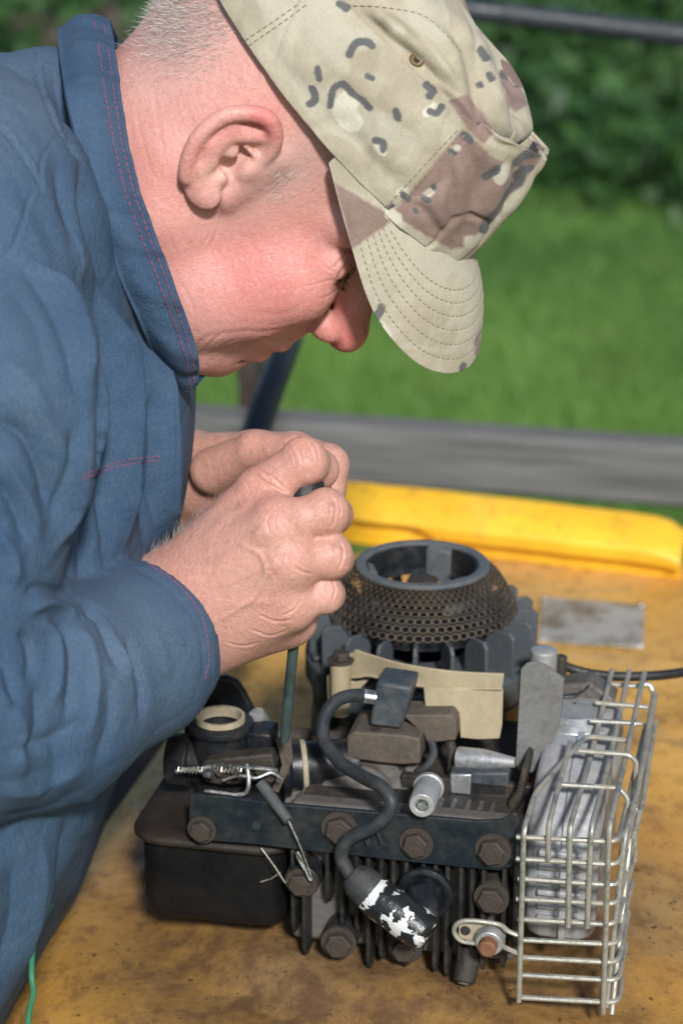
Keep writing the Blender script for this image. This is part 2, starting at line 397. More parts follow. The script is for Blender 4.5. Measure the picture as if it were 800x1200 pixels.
# tubular handle: two legs and a cross tube
hp = [np.array([-.095, 1.70, -.04]), np.array([-.093, 1.70, .03]), P(268, 640, 1.80), P(300, 505, 1.86), P(335, 405, 1.96), P(400, 215, 2.16), P(452, 66, 2.32), P(480, 22, 2.38), P(520, 10, 2.41), P(575, 14, 2.42), P(800, 41, 2.40), P(1080, 75, 2.37), P(1115, 100, 2.35), P(1115, 155, 2.31), P(1040, 400, 2.0), P(965, 640, 1.78), np.array([.392, 1.66, .02]), np.array([.392, 1.65, -.04])]
tb = MB(); tb.tube([toM(p) for p in spline(hp, 8)], .0125, 16); hb_ = tb.build('handle_tube', M['tube'], mower)
hb_['label'] = 'dark blue grey handle tube rising behind the man'
# black control cable from engine to the right
cp = [P(628, 760, 1.43), P(650, 772, 1.42), P(667, 783, 1.42), P(700, 791, 1.42), P(745, 793, 1.42), P(800, 788, 1.43), P(880, 770, 1.46), P(960, 700, 1.6), P(945, 560, 1.85)]
cb = MB(); cb.tube([toM(p) for p in spline(cp, 8)], .0032, 10); cb.build('control_cable', M['cableblack'], mower)
# crumbs of grass and grit stuck on the deck
cr = MB()
for i in range(260):
    px = random.uniform(60, 800); py = random.uniform(690, 1190); p = toM(Pz(px, py, -.016))
    d = np.hypot(p[0] - off[0], p[1] - off[1])
    r = random.uniform(.0004, .0016); rin = np.hypot(p[0] - x0[0], p[1] - x0[1]); p[2] = (0 if rin < .176 else -.016) + .0005
    cr.add([p + r * np.array(w) for w in ((1.4, 0, 0), (0, 1, 0), (-1, .3, 0), (0, -1, 0), (0, 0, .8))], [(0, 1, 4), (1, 2, 4), (2, 3, 4), (3, 0, 4)])
M['crumb'] = grimy('grit', (.03, .02, .012), (.12, .08, .04), .9)
o = cr.build('grit', M['crumb'], mower); o['kind'] = 'stuff'
# table the mower stands on
tz = -.16
wt = empty('work_table', (MO[0] + .1, MO[1] + .05, GZ), MY, 'dark wooden work table under the yellow mower', 'table')
for i in range(5):
    pk = MB(); w = .17; pk.box((-.50, -.45 + i * (w + .006), tz - .035 - GZ), (.50, -.45 + i * (w + .006) + w, tz - GZ)); pk.build('plank', M['darkwood'], wt, bevel=.003)
for sx in (-1, 1):
    for sy in (-1, 1):
        lg = MB(); lg.box((sx * .44 - .035, sy * .38 - .035, 0), (sx * .44 + .035, sy * .38 + .035, tz - .036 - GZ)); lg.build('leg', M['darkwood'], wt, bevel=.004)
for sx in (-1, 1):
    for sy in (-1, 1):
        c = np.array([off[0] + sx * .30, off[1] + sy * .30, 0]); wz = tz + .05
        wh = MB(); wh.lathe([(.018, -.018), (.05, -.018), (.05, .018), (.018, .018)], (c[0], c[1], wz), (1, 0, 0), 28, True); w_ = wh.build('wheel', M['rubber'], mower, bevel=.004)
        hu = MB(); hu.lathe([(.018, -.012), (.018, .012), (.004, .016), (.004, -.016)], (c[0], c[1], wz), (1, 0, 0), 20, True); hu.build('hub', M['alu'], w_)
# thin green cord hanging at lower left
gc = MB(); gp = spline([P(30, 1420, 1.2), P(34, 1300, 1.19), P(33, 1200, 1.185), P(39, 1165, 1.18), P(37, 1140, 1.18), P(41, 1100, 1.20), P(60, 1060, 1.25)], 8); gc.tube(gp, .0016, 8)
tag(gc.build('cord', M['greencord']), 'thin green cord hanging beside the mower deck corner', 'cord')
# ================================================================ SMALL ENGINE
eng = empty('small_engine', EO, EYAW, 'dirty opened lawn mower engine with exposed flywheel and caged muffler', 'engine')
def Epoly(pxs, v): return [E(px, py, v) for px, py in pxs]
def plate(name, pxs, v, th, m, parent=eng, bevel=.0008, dv=None, local=False):
    A_ = Epoly(pxs, v) if dv is None else [E(px, py, v + d) for (px, py), d in zip(pxs, dv)]
    b = MB(); b.prism(A_, [p + np.array([0, th, 0]) for p in A_]); return b.build(name, m, parent, bevel=bevel)
def etube(name, pts, r, m, parent=eng, n=10, sp=8):
    b = MB(); q = np.array([E(*p) for p in pts]); b.tube(spline(q, sp) if sp else q, r, n); return b.build(name, m, parent)

# --- block, crankcase
FA = E(494, 712, .205); FU, FV = FA[0], .205                           # flywheel axis
b = MB(); b.lathe([(.020, .10), (.062, .10), (.072, .09), (.076, .03), (.088, .022), (.090, -.006), (.02, -.006)], (FU, FV, 0), n=48)
b.build('crankcase', M['castdark'], eng, bevel=.002)
uL, uR = E(338, 1060, .02)[0], E(607, 1060, .02)[0]
b = MB(); b.box((uL + .004, .034, .004), (uR - .004, .17, .098)); b.build('cylinder_block', M['castdark'], eng, bevel=.003)
b = MB(); b.box((uL + .002, .020, .010), (uR - .002, .034, .102)); hd = b.build('cylinder_head', M['cast'], eng, bevel=.003)
# vertical cooling fins, each its own casting rib
fx = [344, 357, 384, 401, 418, 432, 447, 461, 476, 496, 510, 524, 540, 553, 566, 590, 603]
lens = [1095, 1122, 1060, 1110, 1095, 1140, 1128, 1120, 1135, 1100, 1142, 1148, 1146, 1120, 1140, 1138, 1120]
for i, x in enumerate(fx):
    u = E(x, 1060, .006)[0]; zt = E(x, 985, .006)[2]; zb = max(.002, E(x, lens[i], .006)[2]); th = .00125
    pr = [(.034, zt), (.010, zt), (.0035, zt - .006), (.0035, zb + .008), (.009, zb), (.034, zb)]
    b = MB(); b.prism([np.array([u - th, v, z]) for v, z in pr], [np.array([u + th, v, z]) for v, z in pr]); b.build('cooling_fin', M['fin'], eng, bevel=.0005)
# horizontal ledge with short fins seen above the bracket
b = MB(); zl = E(560, 945, .05)[2]; b.box((E(470, 940, .03)[0], .02, zl - .006), (uR + .002, .085, zl - .002)); b.build('head_ledge', M['castdark'], eng, bevel=.001)
for x in (508, 524, 541, 556, 570):
    u = E(x, 945, .02)[0]; b = MB(); b.box((u - .0016, .012, zl - .020), (u + .0016, .05, zl + .004)); b.build('cooling_fin', M['cast'], eng, bevel=.0006)
b = MB(); b.box((E(470, 935, .06)[0], .058, zl - .004), (uR + .004, .064, zl + .012)); b.build('shroud_edge', M['castdark'], eng, bevel=.001)
plate('side_wall', [(599, 958), (611, 944), (618, 905), (611, 900), (605, 928), (593, 944)], .045, .04, M['castdark'], bevel=.002)
# --- bracket across the head
bp = plate('mounting_bracket', [(222, 931), (262, 934), (330, 943), (400, 949), (470, 955), (560, 963), (588, 962), (602, 953), (606, 956), (604, 1008), (598, 1017), (585, 1021), (540, 1017), (480, 1011), (420, 1004), (345, 996), (300, 990), (232, 985), (221, 976)], 0, .0032, M['bracket'], bevel=.0006)
# hex bolts
def bolt_mesh(r, h):
    b = MB(); b.rings([((0, 0, 0), r * 1.28), ((0, -.0014, 0), r * 1.28)], 28)
    b.rings([((0, -.0014, 0), r), ((0, -h * .86, 0), r), ((0, -h, 0), r * .86)], 6, rot=.4); b.rings([((0, -h, 0), r * .55), ((0, -h - .0004, 0), r * .5)], 16)
    me = b.mesh('hex_bolt', True, 25); me.materials.append(M['bolt']); return me
BM = bolt_mesh(.0074, .0062)
def bolt(px, py, v, s=1.0, rot=0.0, parent=eng, m=None):
    o = link('hex_bolt', BM, None, parent); o.location = E(px, py, v); o.scale = (s, s, s); o.rotation_euler = (R(random.uniform(-2, 2)), rot, R(random.uniform(-3, 3))); return o
for i, (px, py, v, s) in enumerate([(237, 972, -.0005, .92), (398, 970, -.0005, 1.12), (488, 988, -.0005, 1.05), (578, 996, -.0005, 1.1), (353, 1034, .002, .98), (397, 1104, .004, 1.12), (576, 1052, .0, 1.08), (474, 1112, .006, .95)]):
    bolt(px, py, v, s, i * 1.1)
# bolt bosses
for px, py in ((353, 1034), (397, 1104), (576, 1052), (474, 1112)):
    p = E(px, py, .004); b = MB(); b.cyl(p + np.array([0, .0, 0]), p + np.array([0, .032, 0]), .0105, .0115, 20); b.build('bolt_boss', M['fin'], eng, bevel=.001)
p = E(300, 968, -.0004); b = MB(); b.cyl(p, p + np.array([0, .002, 0]), .0026, None, 14); b.build('bracket_hole_disc', M['hole'], eng)  # dark disc on the bracket face, standing in for the shade of a hole
# --- crank / bearing disc behind the bracket
c = E(418, 945, .055)
b = MB(); b.lathe([(.004, .012), (.022, .012), (.024, .009), (.033, .009), (.035, .005), (.044, .004), (.046, -.02), (.004, -.02)], c + np.array([0, 0, 0.0]), (0, -.62, .78), 48)
b.build('bearing_cover', M['cast'], eng, bevel=.001)
for a_ in (0.5, 2.2, 3.9, 5.3):
    x, y, d = frame((0, -.62, .78)); q = c + .038 * (math.cos(a_) * x + math.sin(a_) * y) + d * .006
    b = MB(); b.rings([(q, .0035), (q + d * .003, .0035)], 6); b.build('cover_screw', M['bolt'], eng)
# --- fuel tank
def rrect(cu, cv, hu, hv, r, n=6):
    out = []
    for sx, sy, a0 in ((1, 1, 0), (-1, 1, 90), (-1, -1, 180), (1, -1, 270)):
        for i in range(n + 1):
            a = R(a0 + 90 * i / n); out.append((cu + sx * (hu - r) + r * math.cos(a), cv + sy * (hv - r) + r * math.sin(a)))
    return out
tl, tr = E(162, 1030, .012)[0], E(333, 1030, .012)[0]; zT = E(240, 988, .012)[2]; zB = E(240, 1086, .012)[2]
cu, cv, hu, hv = (tl + tr) / 2, .012 + .058, (tr - tl) / 2, .058
def ringstack(secs, r=.016):
    b = MB(); V = []; n = None
    for (du, dv, z) in secs:
        o = rrect(cu, cv, hu + du, hv + dv, max(.003, r + du)); n = len(o); V += [(x, y, z) for x, y in o]
    m = len(secs)
    F = [(i * n + j, i * n + (j + 1) % n, (i + 1) * n + (j + 1) % n, (i + 1) * n + j) for i in range(m - 1) for j in range(n)]
    F += [tuple(range(n)), tuple(range((m - 1) * n, m * n))]
    return b.add(V, F)
tk = ringstack([(-.012, -.012, zB), (-.005, -.005, zB + .0015), (-.0012, -.0012, zB + .006), (0, 0, zB + .012), (0, 0, zT - .001)]).build('fuel_tank', M['tank'], eng, angle=50)
M['tanktop'] = grimy('tank_top_paint', (.011, .010, .0095), (.036, .022, .014), .42, 0, 14, .55, 120, .0008, contrast=.25)
ringstack([(.004, .004, zT - .003), (.0058, .0058, zT - .001), (.0058, .0058, zT + .001), (.004, .004, zT + .003), (-.006, -.006, zT + .0046), (-.010, -.010, zT + .0046), (-.016, -.016, zT + .0075), (-.03, -.03, zT + .008)]).build('tank_lid', M['tanktop'], tk, angle=50)
# --- carburettor
cb_ = empty('carburettor'); cb_.parent = eng; cbp = cb_
pc = E(258, 842, .055)
def up(p, z): return np.array([p[0], p[1], p[2] + z])
b = MB(); b.lathe([(.0130, .002), (.0149, .002), (.0152, 0), (.0150, -.0045), (.0126, -.0045), (.0126, -.002)], pc, n=40, closed=True); b.build('intake_ring', M['gasket'], cbp)
b = MB(); b.lathe([(.0152, -.0012), (.0200, -.0020), (.0206, -.0045), (.0198, -.0068), (.0172, -.009), (.0165, -.03), (.016, -.05), (.001, -.05), (.001, -.036), (.0128, -.035)], pc, n=40, closed=True); b.build('intake_horn', M['black'], cbp)
pxs = [(213, 835), (214, 818), (222, 807), (245, 797), (263, 793), (277, 799), (286, 812), (299, 838), (300, 862), (292, 880), (225, 880), (215, 860)]
plate('backing_plate', pxs, .082, .006, M['black'], cbp, .002)
p0, p1 = E(199, 890, .055), E(300, 897, .055)
b = MB(); b.rings([(p0, .0145), (p0 + (p1 - p0) * .02, .0165), (p0 + (p1 - p0) * .25, .0165), (p0 + (p1 - p0) * .27, .0135), (p1, .0125)], 32); b.build('carburettor_body', M['black'], cbp, bevel=.0006)
plate('choke_plate', [(232, 905), (238, 893), (262, 889), (318, 884), (322, 900), (312, 915), (262, 922), (240, 918)], .03, .012, M['castdark'], cbp, .0015)
b = MB(); b.box(E(288, 885, .05) + np.array([0, 0, -.008]), E(318, 868, .05) + np.array([0, .02, .004])); b.build('throttle_body', M['black'], cbp, bevel=.002)
plate('throttle_lever', [(322, 866), (340, 867), (343, 890), (337, 905), (326, 930), (318, 926), (330, 897), (326, 880)], .036, .0025, M['lam'], cbp, .0004)
b = MB(); q = E(241, 906, .022); b.rings([(q, .0028), (q + np.array([.004, -.002, .0005]), .0028)], 10); b.build('linkage_pin', M['chrome'], cbp)
etube('linkage_rod', [(214, 902, .026), (235, 901, .026), (255, 897, .026), (285, 899, .024), (325, 903, .024)], .0013, M['chrome'], cbp)
etube('linkage_rod', [(289, 896, .018), (291, 910, .014), (291, 922, .012), (287, 930, .012), (276, 932, .012)], .0012, M['chrome'], cbp)
etube('linkage_rod', [(240, 927, .012), (258, 929, .012), (276, 932, .012)], .0010, M['chrome'], cbp, sp=0)
for px, py in ((258, 905), (277, 906), (268, 913)):
    q = E(px, py, .026); b = MB(); b.rings([(q, .0024), (q + np.array([0, -.002, 0]), .0021)], 8); b.build('carburettor_screw', M['bolt'], cbp)
hx_ = [E(206 + i * 1.1, 903 + 3.4 * math.sin(i * 1.5), .024 + .0016 * math.cos(i * 1.5)) for i in range(72)]; b = MB(); b.tube(np.array(hx_), .0005, 6); b.build('governor_spring', M['zinc'], cbp)
etube('choke_wire', [(262, 915, .02), (280, 909, .016), (300, 912, .014), (318, 906, .018), (330, 914, .02)], .0009, M['chrome'], cbp, 6)
plate('idle_tab', [(298, 905), (316, 899), (328, 908), (318, 918), (304, 914)], .024, .002, M['castdark'], cbp, .0004)
etube('fuel_hose', [(300, 838, .07), (308, 848, .075), (316, 862, .08), (330, 868, .09)], .0055, M['alu'], cbp)
b = MB(); p0, p1 = E(329, 900, .06), E(420, 892, .075)
d_ = p1 - p0
b.rings([(p0, .0185), (p0 + d_ * .10, .0185), (p0 + d_ * .12, .0150), (p1, .0145)], 32); ip = b.build('intake_pipe', M['black'], eng, bevel=.0008)
b = MB(); b.rings([(p0 + d_ * .26, .0162), (p0 + d_ * .33, .0162)], 32); b.build('gasket_ring', M['gasket'], ip, bevel=.0006)
etube('breather_tube', [(322, 868, .10), (345, 862, .10), (372, 864, .10), (400, 866, .10)], .005, M['castdark'])
# governor link: dark rod with a thin wire end
g1, g2 = E(305, 918, .006), E(338, 962, -.008)
b = MB(); b.tube(np.linspace(g1, g2, 6), [.0034, .0036, .0036, .0034, .0032, .003], 12); gl = b.build('governor_link', M['coil'], eng)
etube('link_wire', [(338, 962, -.008), (352, 993, -.007), (364, 1026, -.006), (362, 1030, -.006), (350, 1000, -.006), (348, 1004, -.006), (357, 1020, -.006)], .0006, M['chrome'], gl, 6, 4)
etube('loose_wire', [(306, 994, -.001), (322, 1016, -.003), (334, 1035, -.003)], .0005, M['zinc'], eng, 6, 0)
etube('loose_wire', [(305, 1034, .004), (318, 1030, .003), (328, 1023, -.001)], .0005, M['zinc'], eng, 6, 0)
# --- flywheel
fw = empty('flywheel'); fw.parent = eng; fw.location = (FU, FV, 0)
RB = .0765; zt = FA[2]
b = MB(); b.lathe([(.030, zt - .040), (.052, zt - .040), (.060, zt - .052), (RB - .003, zt - .050), (RB, zt - .044), (RB, zt - .030), (RB - .003, zt - .028), (.052, zt - .026), (.03, zt - .026)], (0, 0, 0), n=64, closed=True)
fb = b.build('flywheel_disc', M['flywheel'], fw, bevel=.0008)
b = MB(); b.lathe([(RB - .006, zt - .072), (RB - .004, zt - .052), (RB - .012, zt - .050), (.05, zt - .054), (.05, zt - .078), (RB - .014, zt - .078)], (0, 0, 0), n=64, closed=True); b.build('magnet_ring', M['black'], fw, bevel=.001)
NB = 20
bm_ = MB(); wv = .0185
for s in (0,):
    pts = []
    # curved upright blade: radial vane with folded foot
    prof = [(.052, zt - .028), (RB - .001, zt - .028), (RB - .0005, zt - .002), (RB - .004, zt + .0015), (.058, zt + .0005), (.053, zt - .008)]
    bm_.prism([np.array([r, -.0014, z]) for r, z in prof], [np.array([r, .0014, z]) for r, z in prof])
    bm_.box((.060, .0012, zt - .026), (RB - .0015, .012, zt - .0235))
BLM = bm_.mesh('flywheel_blade'); BLM.materials.append(M['flywheel'])
for i in range(NB):
    o = link('flywheel_blade', BLM, None, fw); o.rotation_euler = (0, 0, i * 2 * math.pi / NB + .12)
    bv = o.modifiers.new('bevel', 'BEVEL'); bv.width = .0006; bv.segments = 2
# starter screen: cone of punched sheet
zr = E(497, 659, .205)[2]
r0, zz0, r1, zz1 = .0425, zr - .002, .0630, zt + .001
b = MB(); NH = 66; rows = 9; dh = 1.0 / rows
for j in range(rows):
    for i in range(NH):
        t_ = (j + .5) / rows; a0 = (i + .5 * (j % 2)) * 2 * math.pi / NH
        def mp(du, dv, k=0):
            tv = t_ + dv; rr_ = r0 + (r1 - r0) * tv + k * .0008; zz = zz0 + (zz1 - zz0) * tv + k * .0009 + 0.0055 * math.sin(min(1, max(0, tv)) * math.pi) 
            a = a0 + du; return np.array([rr_ * math.cos(a), rr_ * math.sin(a), zz])
        hw = math.pi / NH; hh = dh * .5
        O6 = [(0, 1.333), (1, .667), (1, -.667), (0, -1.333), (-1, -.667), (-1, .667)]
        ou = [mp(x * hw * 1.0, y * hh * .75 * 1.333, 0) for x, y in [(0, 1.0), (1, .5), (1, -.5), (0, -1.0), (-1, -.5), (-1, .5)]]
        inn = [mp(x * hw * .76, y * hh * .75 * 1.333 * .76, 0) for x, y in [(0, 1.0), (1, .5), (1, -.5), (0, -1.0), (-1, -.5), (-1, .5)]]
        inl = [mp(x * hw * .76, y * hh * .75 * 1.333 * .76, -1) for x, y in [(0, 1.0), (1, .5), (1, -.5), (0, -1.0), (-1, -.5), (-1, .5)]]
        b.add(ou + inn + inl, [(q_, (q_ + 1) % 6, (q_ + 1) % 6 + 6, q_ + 6) for q_ in range(6)] + [(q_ + 6, (q_ + 1) % 6 + 6, (q_ + 1) % 6 + 12, q_ + 12) for q_ in range(6)])
scn = b.build('starter_screen', M['screen'], fw)
b = MB(); b.lathe([(r0 - .0045, zr), (r0 + .0002, zr), (r0 + .0014, zr - .001), (r0 + .0014, zr - .0024), (r0 + .0004, zr - .0032), (r0 - .004, zr - .0032), (r0 - .0056, zr - .0024), (r0 - .0058, zr - .001)], (0, 0, 0), n=72, closed=True)
b.build('screen_ring', M['ringp'], fw)
b = MB(); b.lathe([(r0 - .006, zr - .002), (r0 - .0075, zr - .018), (r0 - .010, zr - .020), (r0 - .012, zr - .020), (r0 - .009, zr - .017), (r0 - .0075, zr - .002)], (0, 0, 0), n=64, closed=True); b.build('starter_cup', M['black'], fw)
for k_ in range(3):
    a = R(80 + 120 * k_); q = np.array([math.cos(a), math.sin(a), 0]); t2 = np.array([-q[1], q[0], 0]); A4 = []
    for rr_, z in ((r0 - .007, zr - .001), (r0 - .012, zr - .003), (r0 - .0125, zr - .024), (r0 - .009, zr - .026)):
        A4.append(q * rr_ + np.array([0, 0, z]))
    b = MB(); b.prism([p - t2 * .0085 for p in A4], [p + t2 * .0085 for p in A4]); b.build('starter_pawl', M['ringp'], fw, bevel=.0008)
b = MB(); b.lathe([(.001, zr - .022), (.010, zr - .022), (.012, zr - .026), (.028, zr - .030), (.05, zr - .036), (.05, zr - .042), (.001, zr - .042)], (0, 0, 0), n=40); b.build('hub', M['black'], fw)
b = MB(); b.rings([((0, 0, zr - .022), .011), ((0, 0, zr - .012), .011), ((0, 0, zr - .011), .0095)], 6); b.build('hub_nut', M['bolt'], fw, bevel=.0006)
# --- tan plastic heat shield in front of the flywheel
ts = empty('heat_shield'); ts.parent = eng
strip = [(388, 771), (410, 766), (417, 762), (428, 766), (470, 778), (520, 786), (560, 789), (590, 790)]
low = [(388, 795), (405, 796), (420, 795), (435, 794), (470, 803), (520, 808), (560, 809), (588, 809)]
dvs = [.122, .117, .114, .111, .101, .094, .090, .088]
A_ = [E(x, y, v) for (x, y), v in zip(strip, dvs)] + [E(x, y, v) for (x, y), v in list(zip(low, dvs))[::-1]]
def ribbon(top, bot, th):
    n = len(top); b = MB(); bk = np.array([0, th, 0]); V = []
    for a, c in zip(top, bot): V += [a, c, c + bk, a + bk]
    F = [(i * 4 + j, i * 4 + (j + 1) % 4, (i + 1) * 4 + (j + 1) % 4, (i + 1) * 4 + j) for i in range(n - 1) for j in range(4)] + [(0, 1, 2, 3), tuple(range(4 * n - 4, 4 * n))]
    return b.add(V, F)
tp = spline([E(x, y, v) for (x, y), v in zip(strip, dvs)], 4); bt = spline([E(x, y, v) for (x, y), v in zip(low, dvs)], 4)
ribbon(tp, bt, .002).build('shield_strip', M['tan'], ts, bevel=.0005)
rb = spline([E(x, y, v - .0012) for (x, y), v in zip([(x_, y_ - 2) for x_, y_ in low], dvs)], 4); b = MB(); b.tube(rb, .0011, 8); b.build('shield_rib', M['tan'], ts)
pn = [(495, 806), (588, 809), (591, 789), (592, 800), (588, 850), (585, 866), (560, 867), (539, 865), (538, 842), (530, 834), (497, 828)]
pn = [(496, 805), (540, 808), (589, 808), (588, 850), (585, 866), (560, 867), (539, 865), (538, 842), (530, 834), (498, 829)]
plate('shield_panel', pn, .0885, .002, M['tan'], ts, .0005)
p = E(399, 806, .112); b = MB(); b.rings([(p + np.array([0, 0, -.018]), .0062), (p + np.array([0, 0, .018]), .0066)], 20); b.build('shield_post', M['tan'], ts, bevel=.0005)
plate('shield_wing', [(383, 793), (391, 787), (414, 800), (432, 797), (418, 812), (392, 818), (391, 832), (384, 834)], .118, .003, M['tan'], ts, .0005)
q = up(p, .0205); b = MB(); b.rings([(up(p, .018), .0085), (up(p, .0195), .0085)], 20); b.rings([(up(p, .0195), .006), (up(p, .0245), .0055)], 6); b.build('post_screw', M['bolt'], eng, bevel=.0005)
# --- ignition coil
ic = empty('ignition_coil'); ic.parent = eng
plate('coil_core', [(406, 864), (415, 858), (470, 862), (492, 866), (492, 895), (470, 897), (440, 894), (406, 889)], .062, .034, M['lam'], ic, .0012)
plate('coil_core', [(470, 838), (528, 838), (534, 846), (534, 868), (500, 872), (496, 862)], .075, .022, M['lam'], ic, .0012)
plate('coil_winding', [(441, 800), (483, 806), (478, 826), (470, 855), (432, 851), (437, 822)], .068, .026, M['coil'], ic, .002)
for px, py in ((440, 858), (461, 861), (508, 840)):
    q = E(px, py, .0 + (.068 if py > 850 else .088)); b = MB(); b.rings([(q, .0042), (up(q, .0016), .0042), (up(q, .0020), .003)], 12, axis=(0, 0, 1)); b.build('coil_screw', M['bolt'] if py > 850 else M['rust'], ic)
p0, p1 = E(420, 815, .066), E(440, 818, .068); b = MB(); b.rings([(p0, .0042), (p1, .0042)], 20); b.build('lead_ferrule', M['chrome'], ic)
for px in (440, 455, 470):
    q = E(px, 899, .07); b = MB(); b.rings([(q, .003), (up(q, -.006), .0026)], 8); b.build('coil_terminal', M['bolt'], ic)
# --- plug lead, boot and plug
etube('plug_lead', [(424, 815, .064), (408, 816, .058), (391, 824, .05), (379, 844, .04), (380, 868, .03), (398, 893, .018), (424, 910, .008), (446, 922, -.004), (458, 938, -.010), (455, 954, -.012), (438, 968, -.013), (416, 979, -.013), (403, 990, -.013), (400, 1006, -.013), (408, 1022, -.014), (416, 1032, -.014)], .0041, M['rubber'], eng, 14)
p0, p1, p2 = E(410, 1024, -.014), E(440, 1050, -.016), E(502, 1097, -.026)
b = MB(); d_ = (p1 - p0); b.rings([(p0, .0068), (p0 + d_ * .3, .0105), (p0 + d_ * .8, .0115), (p1, .0108)], 20); b.build('boot_collar', M['rubber'], eng, bevel=.001)
t = NT('chipped_shield'); nn = t.noise(95, 3, .5); n2 = t.noise(400, 3)
chip = t.ramp(nn, .51, .525); sg = t.noise(40, 2)
M['boot'] = t.out(t.mix(t.math('MULTIPLY', chip, t.ramp(sg, .36, .40)), (.012, .014, .016), (.72, .74, .73)), t.ramp(chip, 0, 1, .32, .4), t.ramp(chip, 0, 1, 0, .3), t.bump(t.math('SUBTRACT', n2, chip), .0004))
b = MB(); d_ = p2 - p1
b.rings([(p1 - d_ * .12, .0112), (p1, .0124), (p1 + d_ * .78, .0122), (p1 + d_ * .95, .0108), (p2, .008)], 24); bo = b.build('plug_boot', M['boot'], eng, bevel=.0008)
x_, y_, dd = frame(d_); side = np.cross(dd, (0, 1, 0)); 
bs = MB(); o_ = np.array([0, -.0120, 0]); bs.tube([p1 + o_ - d_ * .1, p1 + o_ + d_ * .4, p1 + o_ * .98 + d_ * .8, p2 + o_ * .6], .0008, 8); bs.build('boot_seam', M['boot'], bo)
p = E(497, 1050, -.004); q = p + np.array([-.001, .04, 0]); b = MB(); b.lathe([(.0135, 0), (.0165, .001), (.0165, .004), (.013, .008), (.0115, .03), (.006, .03), (.006, .004)], p + np.array([0, 0, 0]), (0, 1, 0), 32, True); b.build('plug_socket', M['black'], eng, bevel=.0006)
b = MB(); b.rings([(p2 + np.array([-.004, .006, .006]), .0085), (p + np.array([0, -.004, 0]), .0105), (p + np.array([0, .03, 0]), .0105)], 24); b.build('spark_plug', M['black'], eng, bevel=.0006)
# --- silver stud
p0, p1 = E(494, 944, -.010), E(504, 918, .022); b = MB(); d_ = p1 - p0
b.lathe([(.0035, -.0002), (.0045, -.001), (.0068, -.001), (.0078, .0008), (.0078, .024), (.0090, .0245), (.0090, .0275), (.006, .029), (.001, .029), (.001, .002), (.0035, .002)], p0, d_, 28); st = b.build('silver_stud', M['alu'], eng, bevel=.0003)
b = MB(); b.rings([(p0 - d_ / np.linalg.norm(d_) * .0016, .0026), (p0 + d_ * .2, .003)], 12); b.build('stud_core', M['chrome'], st)
etube('wire_clip', [(432, 982, -.001), (430, 990, -.003), (428, 985, -.003)], .0007, M['hole'], eng, 6, 4)
etube('wire_clip', [(441, 974, -.003), (446, 986, -.003), (447, 990, -.003)], .0009, M['hole'], eng, 6, 4)
# --- small parts right of the coil
plate('stop_switch', [(526, 906), (558, 906), (596, 906), (595, 934), (560, 934), (527, 931)], .058, .02, M['coil'], eng, .0015)
plate('switch_contact', [(527, 908), (552, 908), (551, 932), (528, 930)], .0575, .006, M['alu'], eng, .0008)
p0, p1 = E(536, 888, .072), E(604, 894, .066); b = MB(); d_ = p1 - p0; b.rings([(p0, .0068), (p0 + d_ * .45, .0066), (p0 + d_ * .9, .0038), (p1, .003)], 20); b.build('vent_tube', M['alu'], eng, bevel=.0006)
etube('coil_wire', [(505, 868, .075), (508, 885, .07), (500, 898, .066), (490, 904, .066)], .0025, M['rubber'])
etube('coil_wire', [(527, 868, .08), (530, 890, .078), (528, 925, .075)], .003, M['castdark'])
plate('air_vane', [(610, 784), (617, 777), (626, 775), (640, 780), (661, 795), (659, 825), (655, 850), (634, 900), (622, 906), (606, 904), (604, 890)], .085, .0016, M['vane'], eng, .0004, dv=[.0, 0, 0, 0, .004, .004, .002, -.012, -.014, -.014, -.012])
bolt_ = [(640, 760, .14)]
for i, (px, py, v, r, h) in enumerate([(637, 762, .15, .0085, .03), (657, 770, .16, .004, .03), (662, 822, .13, .010, .02)]):
    q = E(px, py, v); b = MB(); b.rings([(up(q, -h), r), (up(q, 0), r), (up(q, .001), r * .8)], 18); b.build('housing_stud', M['alu'] if i != 1 else M['bolt'], eng, bevel=.0006)
plate('housing_flange', [(612, 830), (640, 806), (690, 800), (722, 822), (700, 850), (660, 880), (620, 886)], .13, .02, M['cast'], eng, .002)
b = MB(); q = E(672, 845, .12); b.lathe([(.001, .012), (.022, .011), (.03, .004), (.032, -.03), (.001, -.03)], q, n=32); b.build('oil_filler_housing', M['alu'], eng, bevel=.001)
etube('spring_wire', [(660, 815, .12), (680, 812, .115), (690, 803, .115)], .0008, M['rubber'], eng, 6)
# --- muffler
mu_ = empty('muffler'); mu_.parent = eng
uA, uB = E(613, 1050, .012)[0], E(697, 1050, .012)[0]; zb_, zt_ = E(650, 1108, .012)[2], .128
def rbox(lo, hi, secs, name, m, par, r=.012):
    pass
prof = [(.014, zb_ + .004), (.012, zb_ + .012), (.012, zt_ - .040), (.020, zt_ - .022), (.05, zt_ - .006), (.09, zt_), (.150, zt_ - .002), (.156, zt_ - .012), (.156, zb_ + .01), (.15, zb_), (.02, zb_)]
b = MB(); nsec = []
for du, s in ((0.0, .90), (.0035, .965), (.010, 1.0)):
    nsec.append((uA + du, s))
nsec += [(uB - .010, 1.0), (uB - .0035, .965), (uB, .90)]
cvv, czz = .084, (zb_ + zt_) / 2; V = []; k = len(prof)
for u, s in nsec: V += [np.array([u, cvv + (v - cvv) * s, czz + (z - czz) * s]) for v, z in prof]
F = [(i * k + j, i * k + (j + 1) % k, (i + 1) * k + (j + 1) % k, (i + 1) * k + j) for i in range(len(nsec) - 1) for j in range(k)] + [tuple(range(k)), tuple(range((len(nsec) - 1) * k, len(nsec) * k))]
b.add(V, F); b.build('muffler_shell', M['muffler'], mu_, bevel=.002, angle=50)
um = (uA * .45 + uB * .55)
b = MB(); V = []
